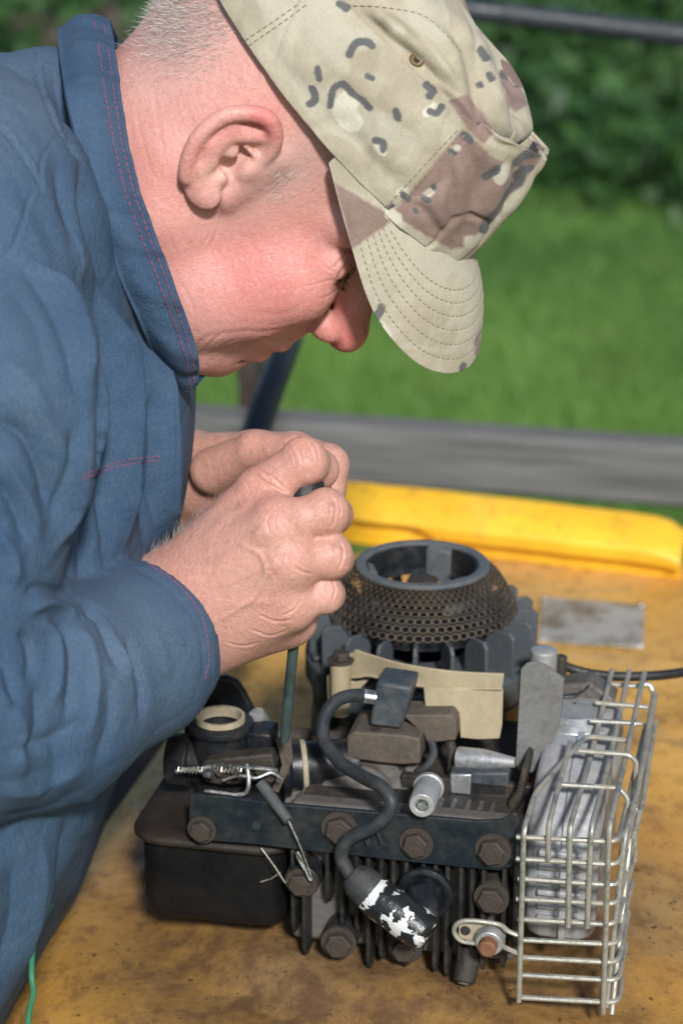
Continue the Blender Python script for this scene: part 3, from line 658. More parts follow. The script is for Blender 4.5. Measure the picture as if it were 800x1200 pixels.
for u, s in ((um - .002, 1.0), (um - .002, 1.035), (um + .002, 1.035), (um + .002, 1.0)): V += [np.array([u, cvv + (v - cvv) * s, czz + (z - czz) * s]) for v, z in prof]
b.add(V, [(i * k + j, i * k + (j + 1) % k, ((i + 1) % 4) * k + (j + 1) % k, ((i + 1) % 4) * k + j) for i in range(4) for j in range(k)]); b.build('muffler_seam', M['muffler'], mu_, bevel=.0006)
for i in range(6):
    z = zb_ + .016 + i * .0085; b = MB(); b.box((uA + .008, .0085, z), (uB - .008, .016, z + .0038)); b.build('shadow_slat', M['muffler'], mu_, bevel=.0012)  # added slats, shaping the guard wires' shadow stripes into the muffler front
# --- muffler guard: every wire its own piece
mg = empty('muffler_guard'); mg.parent = eng
WR = .00165; VF = -.016
def gw(pts, sp=False, r=WR):
    q = np.array(pts) + RNG.normal(size=(len(pts), 3)) * .0004; b = MB()
    if not sp:                                          # rounded corners
        out = [q[0]]
        for i in range(1, len(q) - 1):
            a, c, d = q[i - 1], q[i], q[i + 1]; ra = min(.007, np.linalg.norm(a - c) * .4, np.linalg.norm(d - c) * .4)
            s0 = c + (a - c) / np.linalg.norm(a - c) * ra; s1 = c + (d - c) / np.linalg.norm(d - c) * ra
            for t_ in np.linspace(0, 1, 6): out.append((1 - t_) ** 2 * s0 + 2 * t_ * (1 - t_) * c + t_ * t_ * s1)
        out.append(q[-1]); q = np.array(out)
    b.tube(q, r, 8); b.build('guard_wire', M['zinc'], mg)
def top_pt(px, py, v): return E(px, py, v)
gw([E(608, 1174, VF), E(614, 972, VF), E(627, 928, .012), E(687, 862, .075), E(712, 865, .076), E(740, 868, .076)])
gw([E(642, 1010, VF), E(643, 967, VF), E(668, 871, .065)])
gw([E(665, 1087, VF), E(668, 970, VF), E(689, 893, .055), E(716, 787, .155)])
gw([E(688, 1088, VF), E(693, 970, VF), E(712, 893, .055), E(736, 788, .155)])
gw([E(705, 1187, VF), E(714, 968, VF), E(726, 916, .030), E(755, 788, .155)])
gw([E(709, 1180, VF + .003), E(733, 980, VF + .012), E(746, 930, .03), E(765, 812, .150), E(762, 803, .152), E(745, 806, .150), E(711, 801, .150)])
# top rungs which bend down at their right ends
gw([E(680, 880, .052), E(735, 884, .052), E(745, 892, .052), E(744, 960, .05), E(741, 1010, .05)])
gw([E(655, 919, .025), E(727, 925, .025), E(734, 936, .025), E(732, 985, .02)])
gw([E(698, 824, .115), E(758, 828, .115)]); gw([E(692, 846, .095), E(752, 849, .095)])
ruF = E(724, 1080, VF + .004)[0]
for i, y in enumerate((981, 1006, 1030, 1053, 1077, 1101, 1122, 1143, 1169)):
    l = E(605 if i not in (5, 6) else 608, y, VF + .0026); r_ = E(716, y + 6, VF + .0026)
    corner = E(724, y + 5, VF + .004); depth = .012 + .115 * (1 - i / 8)
    back = np.array([corner[0] + .034 * depth, depth, corner[2] + .06 * depth]) 
    gw([l, r_ + np.array([.004, 0, 0]), back])
gw([E(716, 1189, VF + .002), E(738, 984, .03), E(768, 815, .156)])
gw([E(741, 985, .03), E(752, 940, .055), E(767, 845, .14)])
# fixing loop and plate
sl_ = [(612, 1098), (596, 1092), (585, 1084), (560, 1080), (542, 1080), (533, 1086), (533, 1095), (541, 1103), (560, 1106), (582, 1107), (596, 1113), (612, 1120)]
b = MB(); b.tube(spline([E(x, y, -.012 if x < 590 else -.0145) for x, y in sl_], 5), .0015, 8); b.build('guard_wire', M['zinc'], mg)
plate('guard_tab', [(537, 1084), (548, 1081), (580, 1083), (592, 1090), (592, 1100), (580, 1105), (548, 1104), (537, 1099)], -.0085, .002, M['gasket'], mg, .0004)
p = E(574, 1101, -.010); b = MB(); b.lathe([(.002, -.006), (.0075, -.006), (.009, -.002), (.009, 0), (.002, 0)], p, (0, 1, 0), 24); b.build('guard_washer', M['alu'], mg, bevel=.0004)
b = MB(); b.rings([(p + np.array([0, -.004, 0]), .0056), (p + np.array([0, -.0115, 0]), .0052), (p + np.array([0, -.0125, 0]), .004)], 18); b.build('guard_bolt', M['rust'], mg)
p = E(545, 1091, -.0088); b = MB(); b.rings([(p, .003), (p + np.array([0, -.0006, 0]), .0028)], 14); b.build('tab_hole_disc', M['hole'], mg)  # flat black disc in place of a shaded hole through the tab
p0, p1 = E(543, 1152, .0), E(551, 1112, .012); b = MB(); b.rings([(p0, .0062), (p0 + (p1 - p0) * .3, .007), (p1, .0075)], 20); b.build('drain_stub', M['fin'], eng, bevel=.0006)
b = MB(); d_ = (p0 - p1) / np.linalg.norm(p0 - p1); b.rings([(p0 + d_ * .0002, .0036), (p0 + d_ * .0012, .003)], 12); b.build('drain_plug', M['cast'], eng)
# ================================================================ PERSON: modelling in distance fields
class SDF:
    def __init__(s, lo, hi, h):
        s.lo = np.array(lo, float); s.h = h; s.n = np.ceil((np.array(hi) - s.lo) / h).astype(int) + 1
        s.a = np.full(s.n, 9.0, np.float32)
    def like(s):
        o = SDF(s.lo, s.lo, s.h); o.n = s.n.copy(); o.a = np.full(s.n, 9.0, np.float32); return o
    def _region(s, lo, hi, pad):
        i0 = np.clip(np.floor((np.asarray(lo) - pad - s.lo) / s.h).astype(int), 0, s.n)
        i1 = np.clip(np.ceil((np.asarray(hi) + pad - s.lo) / s.h).astype(int) + 1, 0, s.n)
        if (i1 <= i0).any(): return None
        sl = tuple(slice(a, b) for a, b in zip(i0, i1))
        ax = [(s.lo[k] + s.h * np.arange(i0[k], i1[k])).astype(np.float32) for k in range(3)]
        return sl, ax[0][:, None, None], ax[1][None, :, None], ax[2][None, None, :]
    def _blend(s, sl, d, k, sub):
        a = s.a[sl]
        if sub:
            h = np.clip(.5 - .5 * (a + d) / k, 0, 1); s.a[sl] = a * (1 - h) - d * h + k * h * (1 - h)
        else:
            h = np.clip(.5 + .5 * (a - d) / k, 0, 1); s.a[sl] = a * (1 - h) + d * h - k * h * (1 - h)
    def cap(s, p, q, r0, r1=None, k=.004, sub=False, sc=(1, 1, 1)):
        r1 = r0 if r1 is None else r1; p = np.asarray(p, float); q = np.asarray(q, float); rm = max(r0, r1); sc = np.asarray(sc, float)
        g = s._region(np.minimum(p, q), np.maximum(p, q), rm * max(1 / sc.min(), 1) + 2 * k + 4 * s.h)
        if g is None: return s
        sl, X, Y, Z = g; b = (q - p) * sc; bb = float(b @ b) + 1e-12
        x, y, z = (X - p[0]) * sc[0], (Y - p[1]) * sc[1], (Z - p[2]) * sc[2]
        t = np.clip((x * b[0] + y * b[1] + z * b[2]) / bb, 0, 1)
        d = np.sqrt((x - t * b[0]) ** 2 + (y - t * b[1]) ** 2 + (z - t * b[2]) ** 2) - (r0 + (r1 - r0) * t)
        s._blend(sl, d.astype(np.float32), k, sub); return s
    def chain(s, pts, rs, k=.003, sub=False):
        for i in range(len(pts) - 1): s.cap(pts[i], pts[i + 1], rs[i], rs[i + 1], k, sub)
        return s
    def ell(s, c, r, k=.004, sub=False):
        c = np.asarray(c, float); r = np.broadcast_to(np.asarray(r, float), (3,))
        g = s._region(c - r, c + r, 2 * k + 4 * s.h)
        if g is None: return s
        sl, X, Y, Z = g; x, y, z = X - c[0], Y - c[1], Z - c[2]
        k0 = np.sqrt((x / r[0]) ** 2 + (y / r[1]) ** 2 + (z / r[2]) ** 2); k1 = np.sqrt((x / r[0] ** 2) ** 2 + (y / r[1] ** 2) ** 2 + (z / r[2] ** 2) ** 2)
        d = k0 * (k0 - 1) / np.maximum(k1, 1e-9)
        s._blend(sl, d.astype(np.float32), k, sub); return s
    def mesh(s, smooth=2):
        g = openvdb.FloatGrid(3 * s.h); g.copyFromArray(np.clip(s.a, -3 * s.h, 3 * s.h)); V, F = g.convertToQuads()
        V = np.asarray(V, float) * s.h + s.lo; F = np.asarray(F, int)
        return relax(V, F, smooth), F
def relax(V, F, it, lam=.5):
    if it <= 0: return V
    e = np.concatenate([F[:, [i, (i + 1) % F.shape[1]]] for i in range(F.shape[1])]); i, j = e[:, 0], e[:, 1]; n = len(V)
    deg = np.bincount(i, minlength=n) + np.bincount(j, minlength=n)
    for _ in range(it):
        S = np.stack([np.bincount(i, V[j, k], n) + np.bincount(j, V[i, k], n) for k in range(3)], 1)
        V = V + lam * (S / np.maximum(deg, 1)[:, None] - V)
    return V
def subdiv(V, F):                                 # each quad into four
    n = len(V); a = F; b = np.roll(F, -1, 1); e = np.stack([np.minimum(a, b), np.maximum(a, b)], -1).reshape(-1, 2)
    key = e[:, 0].astype(np.int64) * n + e[:, 1]; u, inv = np.unique(key, return_inverse=True); inv = inv.reshape(F.shape)
    E_ = (V[u // n] + V[u % n]) / 2; C_ = V[F].mean(1); ei = inv + n; ci = np.arange(len(F)) + n + len(u)
    Q = [np.stack([F[:, k], ei[:, k], ci, ei[:, k - 1]], 1) for k in range(4)]
    return np.concatenate([V, E_, C_]), np.concatenate(Q)
def vnormals(V, F):
    a, b, c = V[F[:, 0]], V[F[:, 1]], V[F[:, 2]]; n = np.cross(b - a, c - a); N = np.zeros_like(V)
    for k in range(F.shape[1]):
        for q in range(3): N[:, q] += np.bincount(F[:, k], n[:, q], len(V))
    return N / (np.linalg.norm(N, axis=1)[:, None] + 1e-12)
def outward(V, F):
    c = V.mean(0); a, b, d = V[F[:, 0]] - c, V[F[:, 1]] - c, V[F[:, 2]] - c
    return F if np.einsum('ij,ij->i', a, np.cross(b, d)).sum() > 0 else F[:, ::-1].copy()
def pline_dist(qx, qy, line):                     # distance in photo pixels to a polyline, and position along it
    L = np.asarray(line, float); best = np.full(len(qx), 1e9); along = np.zeros(len(qx)); tot = 0; sgn = np.zeros(len(qx))
    seg = np.hypot(*(L[1:] - L[:-1]).T); T = seg.sum()
    for i in range(len(L) - 1):
        p, b = L[i], L[i + 1] - L[i]; t = np.clip(((qx - p[0]) * b[0] + (qy - p[1]) * b[1]) / (b @ b + 1e-9), 0, 1)
        d = np.hypot(qx - p[0] - t * b[0], qy - p[1] - t * b[1]); m = d < best
        best[m] = d[m]; along[m] = (tot + t[m] * seg[i]) / T; sgn[m] = np.sign(b[0] * (qy[m] - p[1]) - b[1] * (qx[m] - p[0])); tot += seg[i]
    return best, along, sgn
def in_poly(qx, qy, poly):
    P_ = np.asarray(poly, float); ins = np.zeros(len(qx), bool); n = len(P_)
    for i in range(n):
        x0, y0 = P_[i]; x1, y1 = P_[(i + 1) % n]
        c = ((y0 > qy) != (y1 > qy)) & (qx < (x1 - x0) * (qy - y0) / (y1 - y0 + 1e-12) + x0); ins ^= c
    return ins
def poly_sd(qx, qy, poly):
    d, _, _ = pline_dist(qx, qy, list(poly) + [poly[0]]); return np.where(in_poly(qx, qy, poly), -d, d)

def press(V, F, lines, dmax=9):                     # fine creases (negative) and veins (positive, mm) along photo lines, camera side only
    N = vnormals(V, F); qx, qy = w2px(V); vw = V - CAM; fr = (np.einsum('ij,ij->i', N, vw) < -.05 * np.linalg.norm(vw, axis=1)) & ((vw @ FWD) < dmax)
    ix = np.nonzero(fr)[0]; x, y = qx[ix], qy[ix]; o = np.zeros(len(ix))
    for ln, w, a in lines:
        L = spline(ln, 5); m = (x > L[:, 0].min() - 4 * w) & (x < L[:, 0].max() + 4 * w) & (y > L[:, 1].min() - 4 * w) & (y < L[:, 1].max() + 4 * w)
        if not m.any(): continue
        d, al_, _ = pline_dist(x[m], y[m], L); g = np.exp(-(d / w) ** 2)
        if a < 0: g = g - .35 * np.exp(-((d - 2.2 * w) / w) ** 2)             # flesh swells beside a crease
        o[m] += a * .001 * g * np.clip(np.sin(np.clip(al_, .03, .97) * math.pi) * 1.7, 0, 1)
    V = V.copy(); V[ix] += N[ix] * o[:, None]; return V
def bvh_of(V, F): return BVHTree.FromPolygons([tuple(v) for v in V], [tuple(f) for f in F])
def drape(tree, pxs, lift=.0004, n=10, smooth=True):
    L = spline(pxs, n) if smooth else np.asarray(pxs, float); out = []
    for px, py in L:
        D = ray(px, py); D = D / np.linalg.norm(D); h = tree.ray_cast(Vector(CAM), Vector(D))
        if h[0] is not None: out.append(np.array(h[0]) - D * lift)
    return np.array(out)
def stitches(name, tree, pxs, m, parent, r=.00034, dash=.0024, gap=.0008, lift=.0003):
    q = drape(tree, pxs, lift, 14)
    if len(q) < 2: return None
    b = MB(); s = np.concatenate([[0], np.cumsum(np.linalg.norm(q[1:] - q[:-1], axis=1))]); T = s[-1]; x = 0
    def at(v): return np.array([np.interp(v, s, q[:, k]) for k in range(3)])
    while x < T - dash * .5:
        e = min(T, x + dash); b.tube([at(x), at((x + e) / 2), at(e)], [r * .7, r, r * .7], 5); x += dash + gap
    o = b.build(name, m, parent, True); o['kind'] = 'stuff'; return o

PB = np.array([-.12, 1.33, -0.95])
person = empty('person', PB, 0, 'man in camouflage cap and blue work shirt bending over the engine', 'person')

# ---- head frame
HO = cc(289, 144, 1.28)
f0 = np.array([.607, -.795, 0]); u0 = np.array([.795, .607, 0]); l0 = np.array([0, 0, -1.0])
be, al = R(15), R(10)
u1 = math.cos(be) * u0 + math.sin(be) * l0; l1 = math.cos(be) * l0 - math.sin(be) * u0
HF = math.cos(al) * f0 - math.sin(al) * l1; HL = math.cos(al) * l1 + math.sin(al) * f0; HU = u1
HM = np.stack([HF, HL, HU])               # rows
def h2w(p): return c2w(HO + (np.asarray(p, float) * .01) @ HM)        # head centimetres -> world
# ---- head and neck (centimetres: forward, lateral toward the camera, up)
def both(fn):
    for s_ in (1, -1): fn(s_)
H = SDF((-11.5, -10.2, -19), (16, 10.2, 13.6), .135)
H.ell((.3, 0, 4.3), (9.8, 7.35, 8.2), 1); H.ell((0, 0, -1), (7.2, 7.0, 8), 2)
H.ell((4.6, 0, -2.6), (6.4, 5.9, 8.6), 2)
both(lambda s: H.cap((1.0, s * 5.2, -6.2), (7.6, s * 2.6, -10.0), 2.3, 2.0, 2.0))
H.ell((9.0, 0, -9.9), (1.75, 2.3, 1.75), 1.6)
both(lambda s: H.ell((8.25, s * 3.85, -2.9), (2.75, 2.35, 2.35), 1.5))
both(lambda s: H.ell((7.2, s * 3.9, -5.6), (2.8, 2.3, 2.8), 1.8))
both(lambda s: H.ell((5.5, s * 4.7, -8.2), (2.6, 1.8, 2.4), 1.6))
H.ell((9.0, 0, -6.9), (2.3, 3.1, 2.8), 1.2)
both(lambda s: H.cap((9.7, s * .8, 1.5), (7.9, s * 4.7, 1.7), 1.1, 1.1, 1.2))
both(lambda s: H.ell((10.7, s * 3.2, -.1), (1.25, 1.6, 1.0), .9, True))
both(lambda s: H.ell((8.85, s * 3.15, -.15), (1.36, 1.45, 1.36), .35))
both(lambda s: H.chain([(9.7, s * 1.8, -.4), (10.05, s * 2.6, -.75), (10.0, s * 3.3, -.8)], [.04, .08, .03], .12, True))
both(lambda s: H.ell((9.0, s * 4.25, -.5), (.85, .75, .8), .7))
both(lambda s: H.chain([(9.7, s * 1.9, .75), (9.85, s * 3.0, .95), (9.0, s * 4.4, .75), (8.5, s * 5.0, .3)], [.06, .10, .12, .05], .22, True))
both(lambda s: H.chain([(9.5, s * 2.0, -1.5), (9.75, s * 3.0, -1.85), (9.0, s * 4.3, -1.6)], [.06, .12, .05], .4, True))
# nose
H.cap((10.0, 0, 1.1), (12.9, 0, -2.9), .95, 1.12, .9); H.ell((13.0, 0, -3.35), (1.28, 1.22, 1.15), .6)
both(lambda s: H.ell((11.75, s * 1.45, -3.75), (1.2, .78, .85), .7))
both(lambda s: H.chain([(10.75, s * 1.95, -2.7), (10.6, s * 2.3, -3.9), (11.2, s * 2.0, -4.6)], [.05, .08, .05], .35, True))
both(lambda s: H.ell((12.3, s * .72, -4.55), (.6, .36, .42), .25, True))
H.ell((10.6, 0, -5.2), (1.1, 1.7, 1.3), .8)
# lips and folds
H.chain([(10.0, -2.3, -7.1), (11.05, -.8, -6.55), (11.15, 0, -6.65), (11.05, .8, -6.55), (10.0, 2.3, -7.1)], [.35, .5, .48, .5, .35], .4)
H.chain([(9.8, -2.2, -7.4), (10.65, -.8, -7.95), (10.7, 0, -8.0), (10.65, .8, -7.95), (9.8, 2.2, -7.4)], [.3, .52, .55, .52, .3], .4)
H.chain([(9.4, -3.1, -7.55), (10.7, -1.6, -7.2), (11.45, 0, -7.25), (10.7, 1.6, -7.2), (9.4, 3.1, -7.55)], [.10, .13, .13, .13, .10], .16, True)
both(lambda s: H.chain([(9.4, s * 3.0, -7.5), (8.7, s * 3.6, -8.3), (8.3, s * 3.6, -9.3)], [.16, .14, .05], .35, True))
both(lambda s: H.chain([(11.2, s * 2.1, -4.2), (10.2, s * 3.1, -5.6), (9.0, s * 3.9, -7.4), (8.4, s * 4.0, -8.6)], [.10, .17, .14, .06], .6, True))
H.chain([(10.2, -1.6, -8.9), (10.55, 0, -8.75), (10.2, 1.6, -8.9)], [.12, .2, .12], .5, True)
both(lambda s: H.chain([(7.4, s * 3.4, -9.6), (5.2, s * 5.0, -9.3), (3.4, s * 5.6, -8.2)], [.06, .14, .05], .5, True))
# neck
H.cap((-1.2, 0, -1), (-2.8, 0, -19), 6.15, 6.8, 2.2)
H.cap((6.0, 0, -10.6), (1.2, 0, -13.5), 2.3, 3.4, 1.8)
both(lambda s: H.cap((-.8, s * 5.4, -3.5), (2.4, s * 3.2, -15), 1.7, 1.6, 1.6))
both(lambda s: H.chain([(-6.6, s * 1.0, -2.6), (-6.2, s * 3.2, -2.8), (-4.6, s * 5.0, -3.2)], [.05, .13, .05], .5, True))
# ears
def ear(s):
    p = lambda a, b, c: (a + 1.1, s * b, c - .62)
    H.chain([p(1.2, 6.6, 1.9), p(1.1, 6.6, -1.6)], [.8, .8], .8)
    H.chain([p(.1, 7.1, 2.2), p(-1.3, 7.6, 1.6), p(-1.5, 7.7, .2), p(-1.0, 7.6, -1.3), p(.1, 7.3, -2.0)], [.7, .72, .72, .7, .55], .5)
    H.chain([p(-.2, 7.7, 2.4), p(-1.5, 8.15, 1.4), p(-1.6, 8.2, -.1), p(-1.0, 8.0, -1.4), p(.1, 7.7, -2.2)], [.55, .6, .62, .62, .5], .3)
    H.ell(p(-.15, 8.55, .45), (.85, .75, 1.05), .3, True)
    H.ell(p(-.2, 8.5, 2.35), (.65, .34, .33), .2, True)
    hx = spline([p(.95, 7.35, 1.5), p(.75, 7.6, 2.3), p(.2, 7.95, 3.0), p(-.65, 8.4, 3.25), p(-1.55, 8.7, 2.65), p(-2.25, 8.85, 1.45), p(-2.25, 8.85, -.15), p(-1.7, 8.65, -1.5), p(-1.0, 8.3, -2.35)], 5); H.chain(hx, np.interp(np.linspace(0, 8, len(hx)), np.arange(9), [.34, .36, .40, .42, .42, .42, .42, .40, .36]), .2)
    hx = spline([p(-.35, 8.0, 2.0), p(-1.1, 8.3, 1.1), p(-1.15, 8.3, 0), p(-.7, 8.15, -.9)], 5); H.chain(hx, [.27] * len(hx), .3)
    H.ell(p(.1, 7.8, -2.2), (1.15, .42, .9), .55); H.ell(p(-.55, 8.0, .5), (.42, .4, .46), .3)
    H.ell(p(.85, 7.35, .55), (.5, .5, .75), .5); H.ell(p(.2, 7.7, -.95), (.38, .3, .34), .5)
    H.cap(p(.55, 7.6, 1.3), p(-.25, 7.95, 1.25), .2, .14, .2)
both(ear)
HVl, HFc = H.mesh(2)
HVl, HFc = subdiv(HVl, HFc); HVl = relax(HVl, HFc, 1); HV = h2w(HVl); HFc = outward(HV, HFc)
FL_ = [([(224, 412), (236, 400), (248, 393), (267, 390), (292, 388), (320, 390)], 2.2, -.5), ([(306, 395), (316, 399), (326, 402)], 1.8, -1.0), ([(300, 392), (312, 388), (330, 386), (352, 380)], 1.8, -.5),
       ([(398, 322), (386, 316), (370, 304), (358, 300)], 1.4, -.6), ([(397, 328), (382, 329), (366, 334), (352, 336)], 1.3, -.5), ([(398, 336), (386, 346), (372, 350)], 1.3, -.5), ([(394, 316), (384, 306), (376, 296)], 1.2, -.45), ([(402, 340), (392, 354), (378, 364)], 1.6, -.6), ([(395, 350), (384, 362), (366, 370)], 1.2, -.35),
       ([(262, 243), (257, 262), (250, 280), (242, 296)], 1.8, -.7), ([(254, 250), (248, 270), (238, 288)], 1.2, -.35), ([(262, 390), (246, 402), (238, 418)], 1.6, -.6), ([(276, 398), (262, 404), (252, 414)], 1.4, -.4),
       ([(352, 360), (338, 366), (318, 368), (296, 366)], 2.5, -.35), ([(210, 330), (222, 350), (230, 372)], 1.8, -.4), ([(196, 270), (206, 296), (214, 318)], 1.6, -.35), ([(160, 130), (168, 170), (180, 210)], 2, -.3), ([(180, 100), (186, 150), (196, 200)], 2, -.3), ([(150, 90), (165, 84), (185, 80)], 1.8, -.4), ([(148, 104), (166, 98), (190, 96)], 1.6, -.3),
       ([(300, 290), (320, 296), (340, 310)], 3, .3), ([(385, 392), (378, 398), (376, 390)], 1.4, -.4), ([(345, 395), (352, 388), (360, 386)], 1.5, -.4)]
rg = np.random.default_rng(5)
for i in range(150):
    x, y = rg.uniform(160, 395), rg.uniform(90, 425); a = rg.normal(.9, .5); L = rg.uniform(4, 12); FL_.append(([(x, y), (x + L * .5 * math.cos(a) + rg.normal(), y + L * .5 * math.sin(a)), (x + L * math.cos(a), y + L * math.sin(a))], 1.0, -rg.uniform(.04, .13)))
FL_ += [([(413, 312), (407, 321), (401, 330), (399, 340)], 1.6, -2.0), ([(408, 308), (400, 318), (394, 328)], 1.4, -1.2), ([(408, 326), (402, 337), (394, 348)], 1.5, -1.1), ([(404, 300), (396, 308), (388, 316)], 1.5, -.8)]
HV = press(HV, HFc, [(l, w * 1.15, a * .5) for l, w, a in FL_], 1.36)
# skin tint: how red / how grey each place of the skin is
def gs(c, r, V=HVl): return np.exp(-(((V - np.array(c)) / np.array(r)) ** 2).sum(1))
ab = HVl.copy(); ab[:, 1] = np.abs(ab[:, 1])
red = .75 * gs((7.6, 4.8, -3.2), (3.6, 3.0, 3.2), ab) + 1.15 * gs((12.9, 0.5, -3.5), (1.7, 1.8, 1.7), ab) + .5 * gs((.3, 8.7, -.1), (1.6, 1.2, 3.6), ab) + .35 * gs((4.6, 5.5, -6.0), (3, 3, 3), ab) + .35 * gs((-2, 6, -6), (5, 5, 4), ab)
red += .6 * gs((.7, 8.7, 2.4), (1.6, .9, .9), ab)
stub = .9 * gs((-6.2, 4, 1.2), (2.6, 5, 3.2), ab) + .8 * gs((3.4, 7, 1.2), (1.5, 2, 3.0), ab) + .35 * gs((6, 4.4, -8.5), (3.2, 3, 2.4), ab) + .25 * gs((9.7, 1.5, -6.0), (1.5, 2, 1.2), ab) + .22 * gs((3.2, 6.6, -3.5), (1.6, 2, 2.8), ab)
lip = gs((10.9, .4, -7.0), (.8, 1.5, .45), ab) + gs((10.55, .4, -7.8), (.7, 1.5, .4), ab)
pale = .7 * gs((.8, 8.0, -.8), (1.1, 1.0, 2.0), ab)
SKIN = [dict(V=HV, F=HFc, red=red + .5 * lip, stub=stub, pale=pale)]
# ---- near hand, gripping
def hand_near():
    S = SDF(cc(120, 840, 1.16) - np.array([0, 0, 0]), np.array([.02, .055, 1.33]), .0011)
    W = cc(196, 722, 1.243); e = cc(60, 800, 1.215)
    S.cap(e, W, .036, .0335, .01)
    Ki, Km, Kr, Kp = cc(305, 585, 1.222), cc(325, 617, 1.203), cc(338, 660, 1.204), cc(338, 707, 1.217)
    S.cap(W + np.array([.006, .010, .0]), Ki, .027, .0165, .012); S.cap(W, Km, .029, .0170, .012); S.cap(W + np.array([.0, -.008, 0]), Kr, .029, .0165, .012)
    S.cap(W + np.array([.002, -.014, .004]), Kp, .0245, .0165, .012)
    S.cap(cc(235, 745, 1.245), cc(335, 722, 1.243), .021, .0185, .012)                      # heel of the hand
    S.cap(cc(245, 645, 1.262), cc(305, 590, 1.258), .020, .016, .012)                       # base of the thumb
    S.cap(cc(270, 690, 1.235), cc(320, 650, 1.235), .022, .018, .012)
    # knuckles
    for K, r in ((Km, .0135), (Kr, .0130), (Kp, .0115)): S.ell(K + np.array([.001, .001, -.0022]), (r, r * .8, r), .008)
    fs = [
        ([Ki + np.array([0, .0042, 0]), cc(357, 540, 1.212), cc(373, 550, 1.228), cc(366, 566, 1.246), cc(348, 575, 1.254)], [.0142, .0119, .0108, .0098, .0086]),
        ([Km, cc(383, 600, 1.203), cc(390, 603, 1.224), cc(370, 612, 1.246), cc(345, 618, 1.250)], [.0128, .0117, .0106, .0098, .0084]),
        ([Kr, cc(388, 651, 1.206), cc(392, 655, 1.226), cc(370, 658, 1.246), cc(345, 660, 1.248)], [.0124, .0112, .0102, .0094, .0082]),
        ([Kp, cc(380, 695, 1.216), cc(384, 697, 1.232), cc(366, 696, 1.248), cc(345, 694, 1.250)], [.0116, .0098, .0092, .0086, .0076])]
    for pts, rs in fs:
        T = S.like(); T.chain(pts, rs, .0035)
        ax_ = pts[1] - pts[0]; sd_ = np.array([-ax_[1], ax_[0], 0]); sd_ /= np.linalg.norm(sd_); T.cap(pts[1] + sd_ * .0032, pts[1] - sd_ * .0032, rs[1] * .86, rs[1] * .86, .003)
        k = .003; a, d = S.a, T.a; h = np.clip(.5 + .5 * (a - d) / k, 0, 1); S.a = a * (1 - h) + d * h - k * h * (1 - h)
    # thumb closing round the handle from behind
    S.chain([cc(290, 600, 1.262), cc(335, 572, 1.262), cc(366, 585, 1.258), cc(385, 605, 1.250)], [.0150, .0125, .0112, .0092], .006)
    # tendons and a vein on the back of the hand
    for a_, b_ in ((cc(235, 690, 1.2135), cc(312, 624, 1.1905)), (cc(240, 705, 1.2135), cc(322, 660, 1.1905)), (cc(250, 672, 1.218), cc(296, 598, 1.2065))): S.cap(a_, b_, .0020, .0030, .006)
    S.chain([cc(262, 628, 1.2145), cc(282, 640, 1.2055), cc(300, 660, 1.199), cc(309, 672, 1.197), cc(296, 690, 1.203)], [.0012, .0018, .0020, .0018, .0012], .004)
    S.chain([cc(288, 706, 1.2115), cc(268, 716, 1.2155), cc(252, 724, 1.219)], [.0012, .0012, .0008], .004)
    return S.mesh(1)
V, F = hand_near(); V, F = subdiv(V, F); V = relax(V, F, 2); Vw = c2w(V); F = outward(Vw, F)
HL_ = [([(386, 579), (392, 590), (393, 604), (387, 620)], 1.5, -.9), ([(380, 580), (384, 592), (384, 606), (380, 619)], 1.2, -.5), ([(396, 585), (399, 597), (396, 612)], 1.2, -.35),
       ([(396, 632), (402, 645), (400, 660), (394, 670)], 1.4, -.7), ([(388, 632), (392, 646), (389, 666)], 1.2, -.45), ([(388, 680), (393, 690), (389, 704)], 1.3, -.6), ([(381, 682), (384, 693), (380, 708)], 1.1, -.4),
       ([(350, 516), (357, 526), (361, 540)], 1.3, -.6), ([(344, 519), (351, 531), (354, 545)], 1.2, -.45), ([(357, 515), (364, 526), (368, 538)], 1.2, -.5), ([(364, 516), (372, 528), (374, 542)], 1.2, -.4), ([(337, 523), (344, 534), (346, 548)], 1.0, -.3),
       ([(296, 556), (312, 566), (326, 574), (338, 581)], 1.8, -1.0), ([(306, 552), (320, 560), (332, 571)], 1.3, -.5), ([(298, 546), (310, 555), (318, 566)], 1.1, -.4), ([(288, 550), (298, 560), (306, 572)], 1.0, -.35), ([(280, 556), (288, 566), (294, 578)], 1.0, -.3),
       ([(344, 612), (352, 620), (360, 630)], 1.6, -.8), ([(346, 664), (354, 670), (366, 673)], 1.6, -.8), ([(338, 630), (346, 636), (352, 642)], 1.2, -.4),
       ([(318, 600), (313, 612), (316, 626)], 1.2, -.4), ([(326, 598), (322, 612), (325, 626)], 1.0, -.35), ([(334, 645), (330, 656), (333, 668)], 1.2, -.4), ([(342, 644), (339, 656), (342, 668)], 1.0, -.35), ([(330, 690), (326, 702), (330, 714)], 1.2, -.35),
       ([(278, 636), (293, 643), (305, 651), (312, 667), (306, 688), (294, 703), (270, 719), (244, 733)], 3.2, 1.0), ([(312, 667), (322, 684), (318, 700)], 2.6, .6), ([(293, 643), (300, 626), (312, 612)], 2.6, .6), ([(236, 640), (258, 640), (280, 637)], 3, .6),
       ([(250, 665), (280, 640), (314, 616)], 5, .9), ([(252, 690), (290, 672), (328, 658)], 5, .9), ([(255, 712), (295, 706), (328, 706)], 5, .7), ([(240, 628), (270, 602), (298, 588)], 5, .8),
       ([(300, 718), (322, 728), (345, 726)], 1.4, -.5), ([(290, 735), (315, 745), (338, 738)], 1.3, -.4), ([(330, 722), (344, 715), (352, 704)], 1.3, -.5), ([(262, 752), (285, 757), (305, 752)], 1.2, -.35)]
rg = np.random.default_rng(12)
